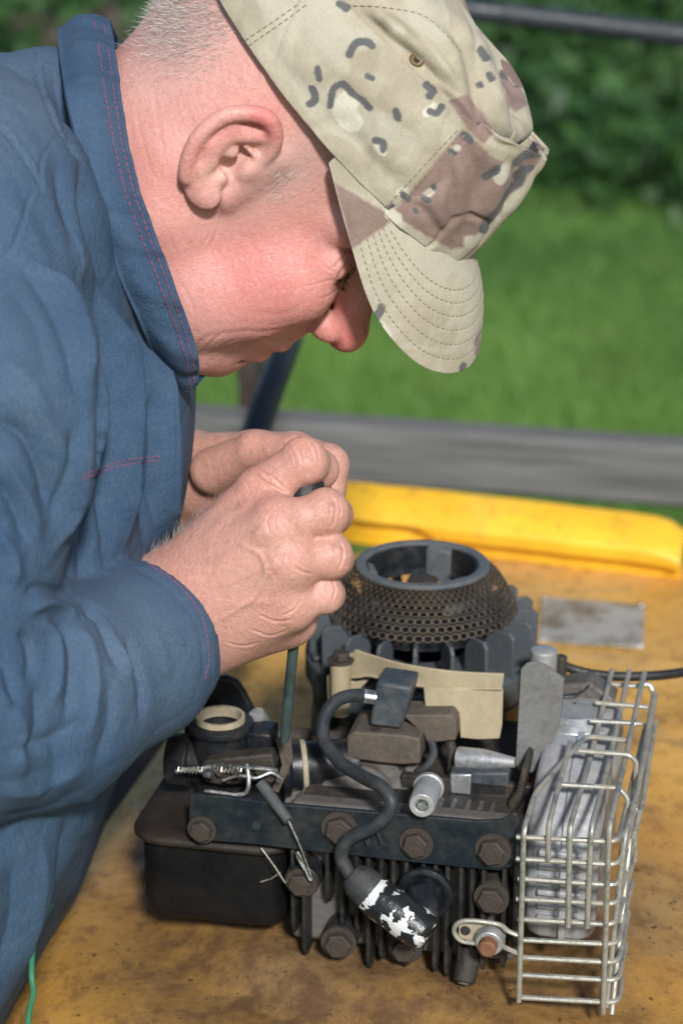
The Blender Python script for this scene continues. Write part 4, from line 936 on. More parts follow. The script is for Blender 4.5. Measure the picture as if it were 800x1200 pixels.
for i in range(130):
    x, y = rg.uniform(205, 330), rg.uniform(560, 750); a = rg.normal(-.9, .35); L = rg.uniform(5, 14); HL_.append(([(x, y), (x + L * .5 * math.cos(a) + rg.normal(), y + L * .5 * math.sin(a)), (x + L * math.cos(a), y + L * math.sin(a))], .9, -rg.uniform(.08, .2)))
Vw = press(Vw, F, [(l, w, a * (.6 if a > 0 else .9)) for l, w, a in HL_])
qx, qy = w2px(Vw)
g2 = lambda cx, cy, r: np.exp(-(((qx - cx) ** 2 + (qy - cy) ** 2) / r ** 2))
red = .65 * g2(325, 612, 15) + .6 * g2(342, 655, 15) + .4 * g2(300, 575, 28) + .35 * g2(200, 650, 40) + .3 * g2(355, 530, 22) + .35 * g2(390, 600, 14) + .35 * g2(396, 650, 14) + .3 * g2(330, 715, 25) + .1
SKIN.append(dict(V=Vw, F=F, red=red * .8, tan=.55 + .35 * g2(385, 620, 60), stub=.12 * g2(230, 640, 60), pale=.1 + .5 * np.exp(-(pline_dist(qx, qy, [(309, 660), (312, 672), (306, 684)])[0] / 2.5) ** 2)))

# ---- far hand
def hand_far():
    S = SDF(cc(110, 680, 1.25), np.array([.02, .06, 1.46]), .0014)
    W = cc(212, 556, 1.375); S.cap(cc(172, 588, 1.395), W, .026, .026, .01)
    S.cap(W, cc(300, 541, 1.335), .026, .0185, .012); S.cap(W + np.array([0, -.010, 0]), cc(300, 575, 1.335), .024, .018, .012)
    S.cap(cc(232, 566, 1.35), cc(272, 552, 1.325), .017, .011, .008)          # thenar pad toward the camera
    fs = [([cc(298, 536, 1.335), cc(345, 533, 1.315), cc(384, 545, 1.295), cc(386, 572, 1.283)], [.0160, .0135, .0122, .0095]),
          ([cc(300, 556, 1.335), cc(350, 560, 1.318), cc(380, 576, 1.292), cc(365, 592, 1.280)], [.0155, .0128, .0115, .0092]),
          ([cc(300, 580, 1.336), cc(350, 590, 1.316), cc(372, 604, 1.290), cc(355, 615, 1.280)], [.015, .0125, .011, .009]),
          ([cc(298, 600, 1.338), cc(340, 622, 1.318), cc(360, 632, 1.292), cc(345, 640, 1.282)], [.0135, .0105, .0098, .0082]),
          ([cc(250, 552, 1.325), cc(300, 528, 1.300), cc(345, 532, 1.283), cc(372, 545, 1.272)], [.0145, .0118, .0108, .0088])]
    for pts, rs in fs:
        T = S.like(); T.chain(pts, rs, .0035)
        k = .005; a, d = S.a, T.a; h = np.clip(.5 + .5 * (a - d) / k, 0, 1); S.a = a * (1 - h) + d * h - k * h * (1 - h)
    return S.mesh(2)
V, F = hand_far(); Vw = c2w(V); F = outward(Vw, F)
SKIN.append(dict(V=Vw, F=F, red=np.full(len(V), .2), tan=np.full(len(V), .8), stub=np.zeros(len(V)), pale=np.full(len(V), .15)))
# ---- shirt: limb and trunk volumes, joined softly, then folds pressed into the cloth
def trunk_prims(S, dr=0.0, k=.05):
    Wsc = (1, 1, 1)
    def w(px, py, d0, d1, r, kk=k): S.cap(cc(px, py, d0), cc(px * d0 / d1 + 400 * (1 - d0 / d1), py * d0 / d1 + 600 * (1 - d0 / d1), d1), r + dr, r + dr, kk)
    w(-78, 205, 1.185, 1.42, .062)            # shoulders
    w(-60, 310, 1.185, 1.42, .085)
    w(45, 260, 1.285, 1.36, .056, .03); w(100, 345, 1.285, 1.33, .052, .03)
    w(78, 440, 1.275, 1.33, .062); w(62, 560, 1.275, 1.33, .068); w(0, 760, 1.26, 1.34, .072)
    w(-70, 420, 1.20, 1.40, .090)            # chest
    w(-80, 560, 1.21, 1.40, .100)
    w(-118, 760, 1.21, 1.40, .105)
    w(-150, 930, 1.21, 1.40, .114)           # belly
    w(-236, 1100, 1.21, 1.40, .114)
    w(-330, 1290, 1.21, 1.40, .116)
    S.cap(cc(0, 190, 1.29), cc(60, 165, 1.29), .064 + dr, .054 + dr, .03)     # neck root
    w(-170, 330, 1.20, 1.40, .10); w(-260, 620, 1.21, 1.40, .12); w(-330, 950, 1.21, 1.40, .12)   # back
def near_arm(S, dr=0.0, k=.03):
    S.chain([cc(-58, 272, 1.170), cc(-26, 480, 1.118), cc(-95, 800, 1.10)], [.056 + dr, .060 + dr, .058 + dr], k)
def near_fore(S, dr=0.0, k=.03):
    S.chain([cc(-100, 850, 1.10), cc(40, 815, 1.155), cc(150, 765, 1.205), cc(203, 724, 1.228)], [.062 + dr, .057 + dr, .0465 + dr, .0372 + dr], k)
def far_arm(S, dr=0.0, k=.03):
    S.chain([cc(60, 300, 1.45), cc(60, 560, 1.50), cc(30, 700, 1.52)], [.058 + dr, .056 + dr, .055 + dr], k)
    S.chain([cc(30, 700, 1.52), cc(130, 610, 1.44), cc(196, 562, 1.385)], [.055 + dr, .047 + dr, .037 + dr], k)
S = SDF((-.62, -.50, 1.02), (-.055, .27, 1.66), .0026)
trunk_prims(S)
A3 = S.like(); far_arm(A3, 0, .025)
A3.cap(cc(180, 575, 1.397), cc(225, 540, 1.36), .032, .034, .003, True); A3.cap(cc(216, 545, 1.37), cc(250, 520, 1.345), .055, .06, .002, True)
h = np.clip(.5 + .5 * (S.a - A3.a) / .02, 0, 1); S.a = S.a * (1 - h) + A3.a * h - .02 * h * (1 - h)
A2 = SDF((-.62, -.50, 1.02), (-.055, .27, 1.66), .0026)
near_arm(A2); near_fore(A2, 0, .02)
A2.chain([cc(185, 736, 1.222), cc(240, 690, 1.25)], [.0335, .036], .003, True); A2.cap(cc(228, 702, 1.245), cc(262, 673, 1.265), .055, .06, .002, True)      # open cuff
# sleeve joined to the trunk softly at the shoulder, sharply lower down
ys = (S.lo[1] + S.h * np.arange(S.n[1]))[None, :, None]
kk = np.clip(.004 + .045 * np.clip((ys - .10) / .06, 0, 1), .004, .05).astype(np.float32)
h = np.clip(.5 + .5 * (S.a - A2.a) / kk, 0, 1); S.a = S.a * (1 - h) + A2.a * h - kk * h * (1 - h)
# neck opening
for c_, r_ in (((-1.5, 0, -5), 6.9),):
    a_ = HO + np.array([-1.3, 0, -2.0]) * .01 @ HM; b_ = HO + np.array([-2.9, 0, -12.0]) * .01 @ HM
    S.cap(a_, b_, .069, .066, .004, True)
V, F = S.mesh(3); V, F = subdiv(V, F); V = relax(V, F, 2); Vw = c2w(V); F = outward(Vw, F)
N = vnormals(Vw, F); qx, qy = w2px(Vw); view = Vw - CAM; front = np.einsum('ij,ij->i', N, view) < .15 * np.linalg.norm(view, axis=1)
dep = (Vw - CAM) @ FWD
disp = np.zeros(len(Vw))
def fold(line, width, amp, ends=True, dmax=9, dmin=0):
    d, al_, sg = pline_dist(qx, qy, spline(line, 6)); w_ = .55 * np.exp(-(d / width) ** 2) + .45 * np.exp(-d / (width * .55))
    if ends: w_ = w_ * np.clip(np.sin(np.clip(al_, 0.02, .98) * math.pi) * 1.6, 0, 1)
    global disp; disp += np.where(front & (dep < dmax) & (dep > dmin), amp * .001 * w_, 0)
def step(line, width, amp, ends=True, dmax=9):                 # cloth on one side lies higher (overlap / seam)
    d, al_, sg = pline_dist(qx, qy, spline(line, 6)); w_ = np.exp(-np.maximum(d - 1.2, 0) / width) * sg * np.clip(d / 1.5, 0, 1)
    if ends: w_ = w_ * np.clip(np.sin(np.clip(al_, 0.02, .98) * math.pi) * 1.8, 0, 1)
    global disp; disp += np.where(front & (dep < dmax), amp * .001 * w_, 0)
exec_folds = True
# chest: long hanging folds
for ln, w_, a_ in [([(100, 300), (118, 400), (120, 500), (112, 600), (92, 690)], 9, -9), ([(128, 330), (150, 430), (150, 540), (140, 660)], 10, 6), ([(118, 310), (132, 420), (132, 540), (122, 660)], 7, -6),
                   ([(160, 360), (176, 450), (178, 560), (170, 650)], 8, -6), ([(190, 400), (199, 500), (198, 600), (192, 650)], 8, 5), ([(186, 440), (188, 520), (184, 620)], 5, -4), ([(88, 260), (104, 330), (112, 420)], 8, 5),
                   ([(60, 180), (84, 250), (104, 330), (130, 420)], 10, -4), ([(95, 180), (112, 260), (140, 350), (165, 420)], 10, -6),
                   ([(40, 300), (72, 345), (94, 400), (104, 460)], 10, 4), ([(20, 310), (52, 350), (78, 410), (90, 470)], 7, -3),
                   # upper arm
                   ([(-10, 490), (28, 510), (52, 560), (58, 610)], 10, -9), ([(-10, 455), (40, 480), (78, 540), (84, 600)], 12, 5), ([(-10, 560), (16, 590), (34, 640)], 9, -7), ([(-10, 620), (14, 650), (18, 690)], 9, 6),
                   ([(100, 470), (98, 540), (80, 610), (60, 660)], 8, 5), ([(84, 500), (76, 560), (58, 620)], 6, -4), ([(-10, 530), (10, 545), (40, 600), (44, 640)], 7, 4),
                   ([(5, 330), (42, 380), (58, 450)], 12, -2.5), ([(-5, 420), (30, 440), (60, 490)], 10, 2.5),
                   # sleeve
                   ([(28, 700), (44, 690), (66, 694), (80, 706)], 7, -5), ([(30, 720), (54, 706), (78, 716), (92, 730)], 8, 6), ([(20, 740), (34, 752), (38, 780), (30, 800)], 6, -6), ([(40, 724), (62, 742), (68, 780), (60, 830)], 9, 6), ([(52, 720), (80, 745), (84, 790), (76, 850)], 6, -5),
                   ([(92, 706), (112, 722), (132, 760), (138, 785)], 6, -7), ([(84, 730), (104, 752), (112, 800), (104, 870)], 9, 5), ([(106, 718), (126, 740), (150, 775), (150, 800)], 7, 4), ([(146, 740), (158, 775), (168, 810), (164, 850)], 6, -5), ([(130, 800), (128, 850), (110, 900)], 8, -3.5), ([(174, 730), (190, 760), (196, 800)], 9, 2.5),
                   ([(-10, 760), (10, 790), (14, 840)], 8, -5), ([(-10, 800), (24, 850), (20, 920)], 12, 6), ([(0, 880), (50, 870), (100, 840)], 10, -4), ([(-10, 930), (50, 925), (110, 890)], 12, 5), ([(-10, 960), (50, 952), (105, 920)], 7, -3), ([(40, 800), (44, 850), (30, 890)], 8, -4), ([(60, 860), (66, 900), (50, 940)], 9, -3),
                   # lower shirt body
                   ([(82, 945), (76, 1010), (64, 1070), (30, 1140)], 8, -8), ([(108, 930), (96, 1000), (72, 1070)], 7, 5), ([(50, 980), (46, 1060), (20, 1150)], 12, 5), ([(16, 1000), (14, 1080), (-8, 1150)], 10, -4), ([(-5, 1000), (-20, 1100)], 12, 5),
                   # shoulder / yoke
                   ([(-5, 72), (25, 82), (48, 110), (62, 150)], 10, 1.6), ([(-5, 140), (30, 160), (50, 196)], 6, 1.0), ([(-5, 182), (28, 196), (44, 222)], 7, -1.2), ([(60, 70), (70, 120), (92, 190)], 7, -3), ([(10, 200), (50, 260), (80, 320)], 8, -1.2), ([(-5, 225), (30, 260), (60, 310)], 8, 1.2),
                   ([(-5, 112), (20, 124), (40, 150)], 4, -.9), ([(-5, 168), (16, 176), (32, 194)], 4, -.9)]:
    nf_ = globals().get('nf_', 0) + 1; fold(ln, w_ * 1.05, a_ * (1.6 if nf_ <= 10 else .72))
# deep overhang where the upper sleeve rides over the chest
step([(36, 300), (78, 345), (104, 405), (112, 460), (104, 560), (62, 650)], 10, 4.5)
# seams: armhole, yoke, placket edge, cuff hem
for ln in ([(-5, 290), (14, 292), (38, 228), (48, 216), (10, 158), (-5, 150)], [(48, 216), (50, 184), (76, 152)], [(40, 60), (46, 100), (66, 146), (100, 190)], [(96, 560), (120, 548), (150, 540), (188, 536)]):
    fold(ln, 1.8, -2.0, False); fold([(x + 4, y - 2) for x, y in ln], 3, .8, False)
fold([(58, 692), (60, 720)], 3, 0); fold([(150, 660), (196, 688), (232, 735), (238, 790)], 3.5, -.8, False)
fold([(165, 655), (212, 684), (246, 730), (250, 790)], 5, 1.0, False)
# large soft cloth ripples everywhere, also on the unseen side
def wob(p, s, sd):
    r = np.random.default_rng(sd); o = np.zeros(len(p))
    for i in range(14):
        kx = r.normal(size=3); kx *= s * (.5 + r.random()) / np.linalg.norm(kx); o += np.sin(p @ kx + r.random() * 6.28)
    return o / 14 ** .5
disp += .0004 * wob(Vw, 70, 3) - .0004 * np.exp(-(wob(Vw, 130, 33) / .3) ** 2)
mask_cuff = np.exp(-(((qx - 215) / 40) ** 2 + ((qy - 730) / 60) ** 2)); disp *= 1 - .6 * mask_cuff * (dep < 1.3)
Vw = Vw + N * disp[:, None]; Vw = relax(Vw, F, 1, .5)
SHV, SHF = Vw, F
paler = 1.2 * np.exp(-(((qx - 10) / 75) ** 2 + ((qy - 130) / 90) ** 2)) + .9 * np.exp(-(((qx - 160) / 90) ** 2 + ((qy - 760) / 90) ** 2)) * (dep < 1.25) + .5 * np.exp(-(((qx - 20) / 60) ** 2 + ((qy - 430) / 120) ** 2))  # lighter blue patches at shoulder, upper sleeve and forearm
t = NT('blue_work_cotton')
geo = t.n('ShaderNodeTexCoord').outputs['Object']
wear = t.noise(14, 6, .65); fine = t.noise(620, 3, .65); mid = t.noise(120, 4, .6)
rot = t.n('ShaderNodeMapping', i_Vector=geo, i_Rotation=(.4, .5, .6), i_Scale=(1, 1, .12))
tw = t.noise(1500, 2, .5, rot.outputs[0])
base = t.mix(t.ramp(wear, .36, .64), (.020, .056, .118), (.044, .090, .156))
base = t.mix(t.math('MULTIPLY', t.attr('paler').outputs['Fac'], t.ramp(wear, .25, .7, .3, .75)), base, (.125, .170, .222))
base = t.mix(t.ramp(mid, .35, .75, 0, .45), base, (.062, .10, .155))
base = t.mix(t.ramp(fine, .48, .72, 0, .32), base, (.10, .145, .20))
base = t.mix(t.ramp(tw, .42, .62, 0, .55), base, (.022, .055, .105))
ny = t.math('MULTIPLY_ADD', tw, .6, t.math('MULTIPLY', fine, .8))
M['cloth'] = t.out(base, .86, 0, t.bump(mid, .0012, .5, t.bump(ny, .0008, .9)))
shm = mesh_np('shirt', SHV, SHF); fattr(shm, 'paler', paler)
so_ = link('shirt', shm, M['cloth'], person, True); so_['label'] = 'worn blue cotton work shirt'
shirt_tree = bvh_of(SHV, SHF)
for ln in ([(97, 557), (120, 548), (150, 539), (187, 535)], [(97, 562), (120, 553), (150, 544), (187, 540)], [(172, 660), (208, 684), (236, 722), (245, 768), (240, 796)]):
    stitches('stitching', shirt_tree, ln, M['stitch'], so_)
for ln in ([(50, 75), (56, 108), (76, 152), (106, 196)], [(204, 450), (206, 520), (204, 580)]): stitches('stitching', shirt_tree, ln, M['cloth'], so_)

# ---- collar, standing, with double pink stitching
def cpts(l): return np.array([P(*a) for a in l])
edge = spline(cpts([(229, 447, 1.245), (227, 412, 1.222), (200, 332, 1.198), (176, 268, 1.190), (158, 215, 1.189), (144, 150, 1.198), (136, 92, 1.225), (130, 48, 1.255), (126, 26, 1.29), (130, 34, 1.325), (146, 72, 1.36), (176, 150, 1.385), (215, 250, 1.39), (240, 330, 1.37), (246, 400, 1.34), (236, 440, 1.30)]), 12)
base_ = spline(cpts([(196, 446, 1.262), (178, 398, 1.214), (150, 335, 1.192), (126, 272, 1.178), (108, 222, 1.172), (94, 160, 1.18), (82, 104, 1.20), (76, 62, 1.245), (74, 34, 1.29), (84, 44, 1.34), (100, 90, 1.39), (130, 170, 1.41), (170, 270, 1.41), (200, 350, 1.39), (212, 410, 1.36), (208, 446, 1.31)]), 12)
nr = 22; rows_ = []
for s in np.linspace(-.12, 1, nr):
    bulge = math.sin(max(0, s) * math.pi) * .006
    r_ = base_ + (edge - base_) * s; ctr = r_.mean(0); dv_ = r_ - ctr; dv_ /= np.linalg.norm(dv_, axis=1)[:, None]
    i_ = np.arange(len(r_)); r_ = r_ + dv_ * (bulge + .0011 * np.sin(i_ * .55 + s * 2) * (.3 + s) + .0009 * np.sin(i_ * 1.3 + s * 5) * s)[:, None]
    rows_.append(r_)
cm = MB().grid(np.array(rows_)); co_ = cm.build('collar', M['cloth'], person, True, angle=180)
sd_ = co_.modifiers.new('thickness', 'SOLIDIFY'); sd_.thickness = .0028; sd_.offset = 0
bv = co_.modifiers.new('bevel', 'BEVEL'); bv.width = .0008; bv.segments = 2; bv.limit_method = 'ANGLE'
G_ = np.array(rows_)
for fr in (.78, .935):
    k = fr * (nr - 1) / 1.0; i0 = int(k); 
    q = G_[i0] + (G_[min(i0 + 1, nr - 1)] - G_[i0]) * (k - i0); q = q[:150]
    n_ = q - CAM; n_ /= np.linalg.norm(n_, axis=1)[:, None]; q = q - n_ * .0030
    b = MB(); s = np.concatenate([[0], np.cumsum(np.linalg.norm(q[1:] - q[:-1], axis=1))]); x = 0
    at_ = lambda v: np.array([np.interp(v, s, q[:, k_]) for k_ in range(3)])
    while x < s[-1] - .002: b.tube([at_(x), at_(x + .0014), at_(x + .0028)], [.0003, .00045, .0003], 5); x += .0039
    o = b.build('stitching', M['stitch'], co_, True); o['kind'] = 'stuff'
hem = MB(); hem.tube(G_[-1], .0019, 8); hem.build('hem', M['cloth'], co_, True)

# ---- trousers (below, mostly outside the picture)
S = SDF((-.62, -1.25, .95), (.05, -.30, 1.75), .008)
for d0, d1 in ((1.22, 1.24), (1.38, 1.40)):
    hip = cc(-310, 1250, d0); wp = PB + np.array([-.02, -.09 if d0 < 1.3 else .10, .06]); q = wp - CAM; ft = np.array([q @ RIGHT, q @ UP, q @ FWD]); kn = (hip + ft) / 2 + np.array([.05, 0, -.01])
    S.chain([hip, kn, ft], [.112, .082, .062], .03)
S.cap(cc(-315, 1230, 1.22), cc(-315, 1230, 1.4), .108, .108, .03)
V, F = S.mesh(2); Vw = c2w(V); F = outward(Vw, F); Vw = Vw + vnormals(Vw, F) * (.002 * wob(Vw, 60, 9))[:, None]
M['trouser'] = grimy('dark_trousers', (.022, .035, .065), (.035, .05, .085), .9, 0, 20, .4, 300, .0006, rough2=.95)
link('trousers', mesh_np('trousers', Vw, F), M['trouser'], person, True)
for sy in (-.09, .10):
    b = MB(); c_ = PB + np.array([.02, sy, 0]); pr = [(-.10, .0), (.17, .0), (.19, .02), (.17, .05), (.08, .075), (.02, .11), (-.09, .11), (-.11, .05)]
    b.prism([c_ + np.array([x, -.045, z]) for x, z in pr], [c_ + np.array([x, .045, z]) for x, z in pr]); b.build('boot', M['rubber'], person, True, bevel=.018)

# ---- body under the clothes, one mesh with the head and hands
S = SDF((-.62, -1.25, .95), (.02, .30, 1.75), .007)
trunk_prims(S, -.03); near_arm(S, -.03); near_fore(S, -.016); far_arm(S, -.016)
a_ = HO + np.array([-1.6, 0, -9.0]) * .01 @ HM; S.cap(a_, cc(40, 230, 1.29), .045, .05, .03)
V, F = S.mesh(1); Vw = c2w(V); F = outward(Vw, F); SKIN.append(dict(V=Vw, F=F, red=np.zeros(len(V)), stub=np.zeros(len(V)), pale=np.zeros(len(V))))
t = NT('skin')
r_, s_, p_, tn_ = (t.attr(k).outputs['Fac'] for k in ('red', 'stub', 'pale', 'tan'))
n1 = t.noise(60, 5, .65); n2 = t.noise(420, 5, .65); n3 = t.noise(900, 3, .6); n4 = t.noise(22, 4, .6)
c = t.mix(t.ramp(n4, .35, .65), (.63, .345, .295), (.57, .275, .235))
c = t.mix(t.math('MULTIPLY', r_, t.ramp(n1, .25, .65, .75, 1.1)), c, (.57, .155, .145))
c = t.mix(p_, c, (.66, .45, .36))
c = t.mix(t.math('MULTIPLY', tn_, t.ramp(n1, .3, .7, .5, .9)), c, (.43, .235, .16))
c = t.mix(t.math('MULTIPLY', tn_, t.ramp(t.noise(150, 5, .7), .56, .72, 0, .6)), c, (.15, .09, .06))
c = t.mix(t.ramp(n2, .54, .72, 0, .5), c, (.42, .16, .125))
c = t.mix(t.ramp(n2, .46, .28, 0, .45), c, (.72, .47, .39))
vor = t.n('ShaderNodeTexVoronoi', i_Vector=t.co, i_Scale=70); fr = t.n('ShaderNodeTexNoise', i_Vector=t.co, i_Scale=9)
c = t.mix(t.math('MULTIPLY', t.ramp(vor.outputs['Distance'], .09, .05), t.ramp(fr.outputs['Fac'], .52, .6, 0, .6)), c, (.24, .09, .055))
c = t.mix(t.math('MULTIPLY', s_, t.ramp(n3, .35, .6, .25, .75)), c, (.33, .28, .26))
v2 = t.n('ShaderNodeTexVoronoi', i_Vector=t.co, i_Scale=900)
hgt = t.math('ADD', t.math('MULTIPLY', v2.outputs['Distance'], .5), t.math('MULTIPLY', n2, 1.2))
wr = t.n('ShaderNodeTexWave', i_Vector=t.co, i_Scale=38, i_Distortion=14, i_Detail=3, i_Detail_Scale=1.6)
M['skin'] = t.out(c, t.ramp(n2, .3, .7, .40, .56), 0, t.bump(wr.outputs['Fac'], .0002, .4, t.bump(hgt, .0006, .5)), Subsurface_Weight=.22, Subsurface_Radius=(1.0, .35, .2), Subsurface_Scale=.004, Specular_IOR_Level=.42)
VV, FF, at = [], [], {k: [] for k in ('red', 'stub', 'pale', 'tan')}; off_ = 0
for d in SKIN:
    VV.append(d['V']); FF.append(d['F'] + off_); off_ += len(d['V'])
    for k in at: at[k].append(d.get(k, np.zeros(len(d['V']))))
me = mesh_np('body', np.concatenate(VV), np.concatenate(FF))
for k in at: fattr(me, k, np.concatenate(at[k]))
body = link('body', me, M['skin'], person, True)
# ---- short grey hair round the back of the head, sideburn and brows
nh = vnormals(HV, HFc)
dens = np.clip(1.6 * gs((-6.5, 4.2, 2.4), (2.8, 5, 3.0), ab) - .22, 0, 1) + np.clip(1.0 * gs((4.2, 7, 1.6), (1.2, 2, 2.2), ab) - .4, 0, 1) + .9 * np.clip(gs((9.9, 3.0, 1.9), (1.0, 2.2, .5), ab) - .3, 0, 1) + .05 * gs((-6.5, 2, -3), (2, 5, 3), ab)
dens[(np.abs(HVl[:, 1]) > 7.55)] = 0; dens[(HVl[:, 0] > 3.9) & (HVl[:, 0] < 8.5) & (HVl[:, 2] > .9)] = 0; dens[HVl[:, 2] > 6.5] = 0
pr = dens / dens.sum(); idx = RNG.choice(len(HV), 8000, p=pr); Vh = []; Fh = []
upw = HM[2]; fw_ = HM[0]; gdir = c2w(np.array([[0, 0, 0.0], -.75 * HM[2] - .55 * HM[0]])); gdir = gdir[1] - gdir[0]
nrm = nh[idx]; L_ = .004 + .004 * RNG.random(len(idx)); dirs = nrm * .55 + gdir * .8 + RNG.normal(size=(len(idx), 3)) * .28; dirs /= np.linalg.norm(dirs, axis=1)[:, None]
jit = RNG.normal(size=(len(idx), 3)) * .0007; B_ = HV[idx] + jit - nrm * .0004; sd2 = np.cross(dirs, RNG.normal(size=(len(idx), 3))); sd2 /= np.linalg.norm(sd2, axis=1)[:, None]; w2 = .00011
T_ = B_ + dirs * L_[:, None]; me = bpy.data.meshes.new('hair')
me.from_pydata(np.stack([B_ - sd2 * w2, B_ + sd2 * w2, T_], 1).reshape(-1, 3).tolist(), [], (np.arange(len(idx))[:, None] * 3 + [0, 1, 2]).tolist()); fattr(me, 'v', np.repeat(RNG.random(len(idx)), 3))
t = NT('grey_hair'); M['hair'] = t.out(t.mix(t.attr('v').outputs['Fac'], (.24, .21, .19), (.66, .62, .58)), .5)
o = link('hair', me, M['hair'], person, True); o['kind'] = 'stuff'
# fine hair on the forearm above the cuff
d = SKIN[1]; nn_ = vnormals(d['V'], d['F']); qx, qy = w2px(d['V']); pr = np.exp(-(((qx - 205) / 38) ** 2 + ((qy - 640) / 45) ** 2)) + .25 * np.exp(-(((qx - 270) / 50) ** 2 + ((qy - 680) / 50) ** 2)); pr /= pr.sum(); idx = RNG.choice(len(qx), 900, p=pr)
dirs = nn_[idx] * .35 + (P(260, 600, 1.2) - P(200, 660, 1.2)) / .04 * .6 + RNG.normal(size=(len(idx), 3)) * .25; dirs /= np.linalg.norm(dirs, axis=1)[:, None]
B_ = d['V'][idx]; sd2 = np.cross(dirs, RNG.normal(size=(len(idx), 3))); sd2 /= np.linalg.norm(sd2, axis=1)[:, None]
me = bpy.data.meshes.new('arm_hair'); me.from_pydata(np.stack([B_ - sd2 * .00006, B_ + sd2 * .00006, B_ + dirs * .008], 1).reshape(-1, 3).tolist(), [], (np.arange(len(idx))[:, None] * 3 + [0, 1, 2]).tolist()); fattr(me, 'v', np.repeat(RNG.random(len(idx)) * .5, 3))
o = link('arm_hair', me, M['hair'], person, True); o['kind'] = 'stuff'
# lashes and brow
lp_ = []; 
for s in (1, -1):
    base_l = spline([(9.9, s * 2.0, -.6), (10.15, s * 2.8, -.85), (10.05, s * 3.4, -.85)], 12)
    for q in base_l:
        for r_i in range(2):
            a_ = q + RNG.normal(size=3) * .05; lp_.append((a_, a_ + np.array([.28, s * .1, -.3]) * (.5 + .5 * RNG.random()) + RNG.normal(size=3) * .08))
htree = bvh_of(HV, HFc); extra = []
for q in drape(htree, [(414, 312), (408, 320), (403, 329), (400, 338)], .0002, 14):
    for r_i in range(3):
        a_ = q + RNG.normal(size=3) * .0005; extra.append((a_, a_ + (RIGHT * .5 - UP * .7 - FWD * .35 + RNG.normal(size=3) * .25) * (.0028 + .002 * RNG.random())))
A_ = h2w(np.array([a for a, b in lp_])); B_ = h2w(np.array([b for a, b in lp_])); A_ = np.concatenate([A_, [a for a, b in extra]]); B_ = np.concatenate([B_, [b for a, b in extra]]); w_ = np.array([RIGHT * .00013] * len(A_))
me = bpy.data.meshes.new('eyelashes'); me.from_pydata(np.stack([A_ - w_, A_ + w_, B_], 1).reshape(-1, 3).tolist(), [], (np.arange(len(A_))[:, None] * 3 + [0, 1, 2]).tolist())
t = NT('lash'); M['lash'] = t.out((.06, .045, .04), .6); o = link('eyelashes', me, M['lash'], person, True); o['kind'] = 'stuff'
# eyes
for s in (1, -1):
    cE = h2w((8.95, s * 3.15, -.12)); rad_ = .0121; ax = h2w((10.2, s * 3.15, -.5)) - cE
    b = MB(); b.lathe([(.0001, -rad_)] + [(rad_ * math.sin(a), -rad_ * math.cos(a)) for a in np.linspace(.1, math.pi - .02, 18)], cE, ax, 28)
    t = NT('eye_white'); M.setdefault('eyew', t.out((.7, .66, .62), .15)); ey = b.build('eye', M['eyew'], person, True)
    b = MB(); b.lathe([(.0058, rad_ * .86), (.0055, rad_ * .90), (.002, rad_ * 1.01), (.0001, rad_ * 1.02)], cE, ax, 24)
    t = NT('iris'); M.setdefault('iris', t.out((.03, .045, .06), .1)); b.build('iris', M['iris'], ey, True)
# ---- camouflage cap (head centimetres)
CX = 2.2
def ring_a(phi, t):
    cf = np.maximum(np.cos(phi), 0); cb = np.maximum(-np.cos(phi), 0); return 11.55 - 1.75 * t * cf ** 1 * 1.0 - .2 * t * cb + 0 * phi
def band_pt(phi, t, off=0.0):
    c, s = np.cos(phi), np.sin(phi)
    e = 2 / 2.25; cx = np.sign(c) * np.abs(c) ** e; sx = np.sign(s) * np.abs(s) ** e
    a = ring_a(phi, t) + off; b = 8.25 - .35 * t + off
    fr = (1 + c) / 2; bk = (1 - c) / 2
    u0_ = 3.55 + 1.9 * fr ** 3 + 1.1 * bk ** 2; u1_ = 9.2 + 3.0 * fr ** 1.6 - .2 * bk
    bulge = .28 * np.sin(t * math.pi)
    return np.stack([CX + cx * (a + bulge), sx * (b + bulge), u0_ + (u1_ - u0_) * t], -1)
def wobc(p, s, sd, n=10):
    r = np.random.default_rng(sd); o = np.zeros(p.shape[:-1])
    for i in range(n):
        k = r.normal(size=3); k *= s * (.5 + r.random()) / np.linalg.norm(k); o = o + np.sin(p @ k + r.random() * 6.28)
    return o / n ** .5
nphi, nt = 760, 92
ph, tt_ = np.meshgrid(np.linspace(-math.pi, math.pi, nphi), np.linspace(0, 1, nt), indexing='ij')
B0 = band_pt(ph, tt_); nrm_ = B0 - np.array([CX, 0, 0]); nrm_[..., 2] = 0; nrm_ /= np.linalg.norm(nrm_, axis=-1)[..., None]
B0 = B0 + nrm_ * (.10 * wobc(B0, .9, 5) + .035 * wobc(B0, 2.4, 6) - .10 * np.exp(-(wobc(B0, .6, 15) / .12) ** 2) + .18 * np.sin(ph * 5 + 1) * (tt_ - .3) * (tt_ > .3))[..., None]
fr_ph = 1.04
k1 = np.clip((np.abs(ph) - fr_ph) / .02, 0, 1)

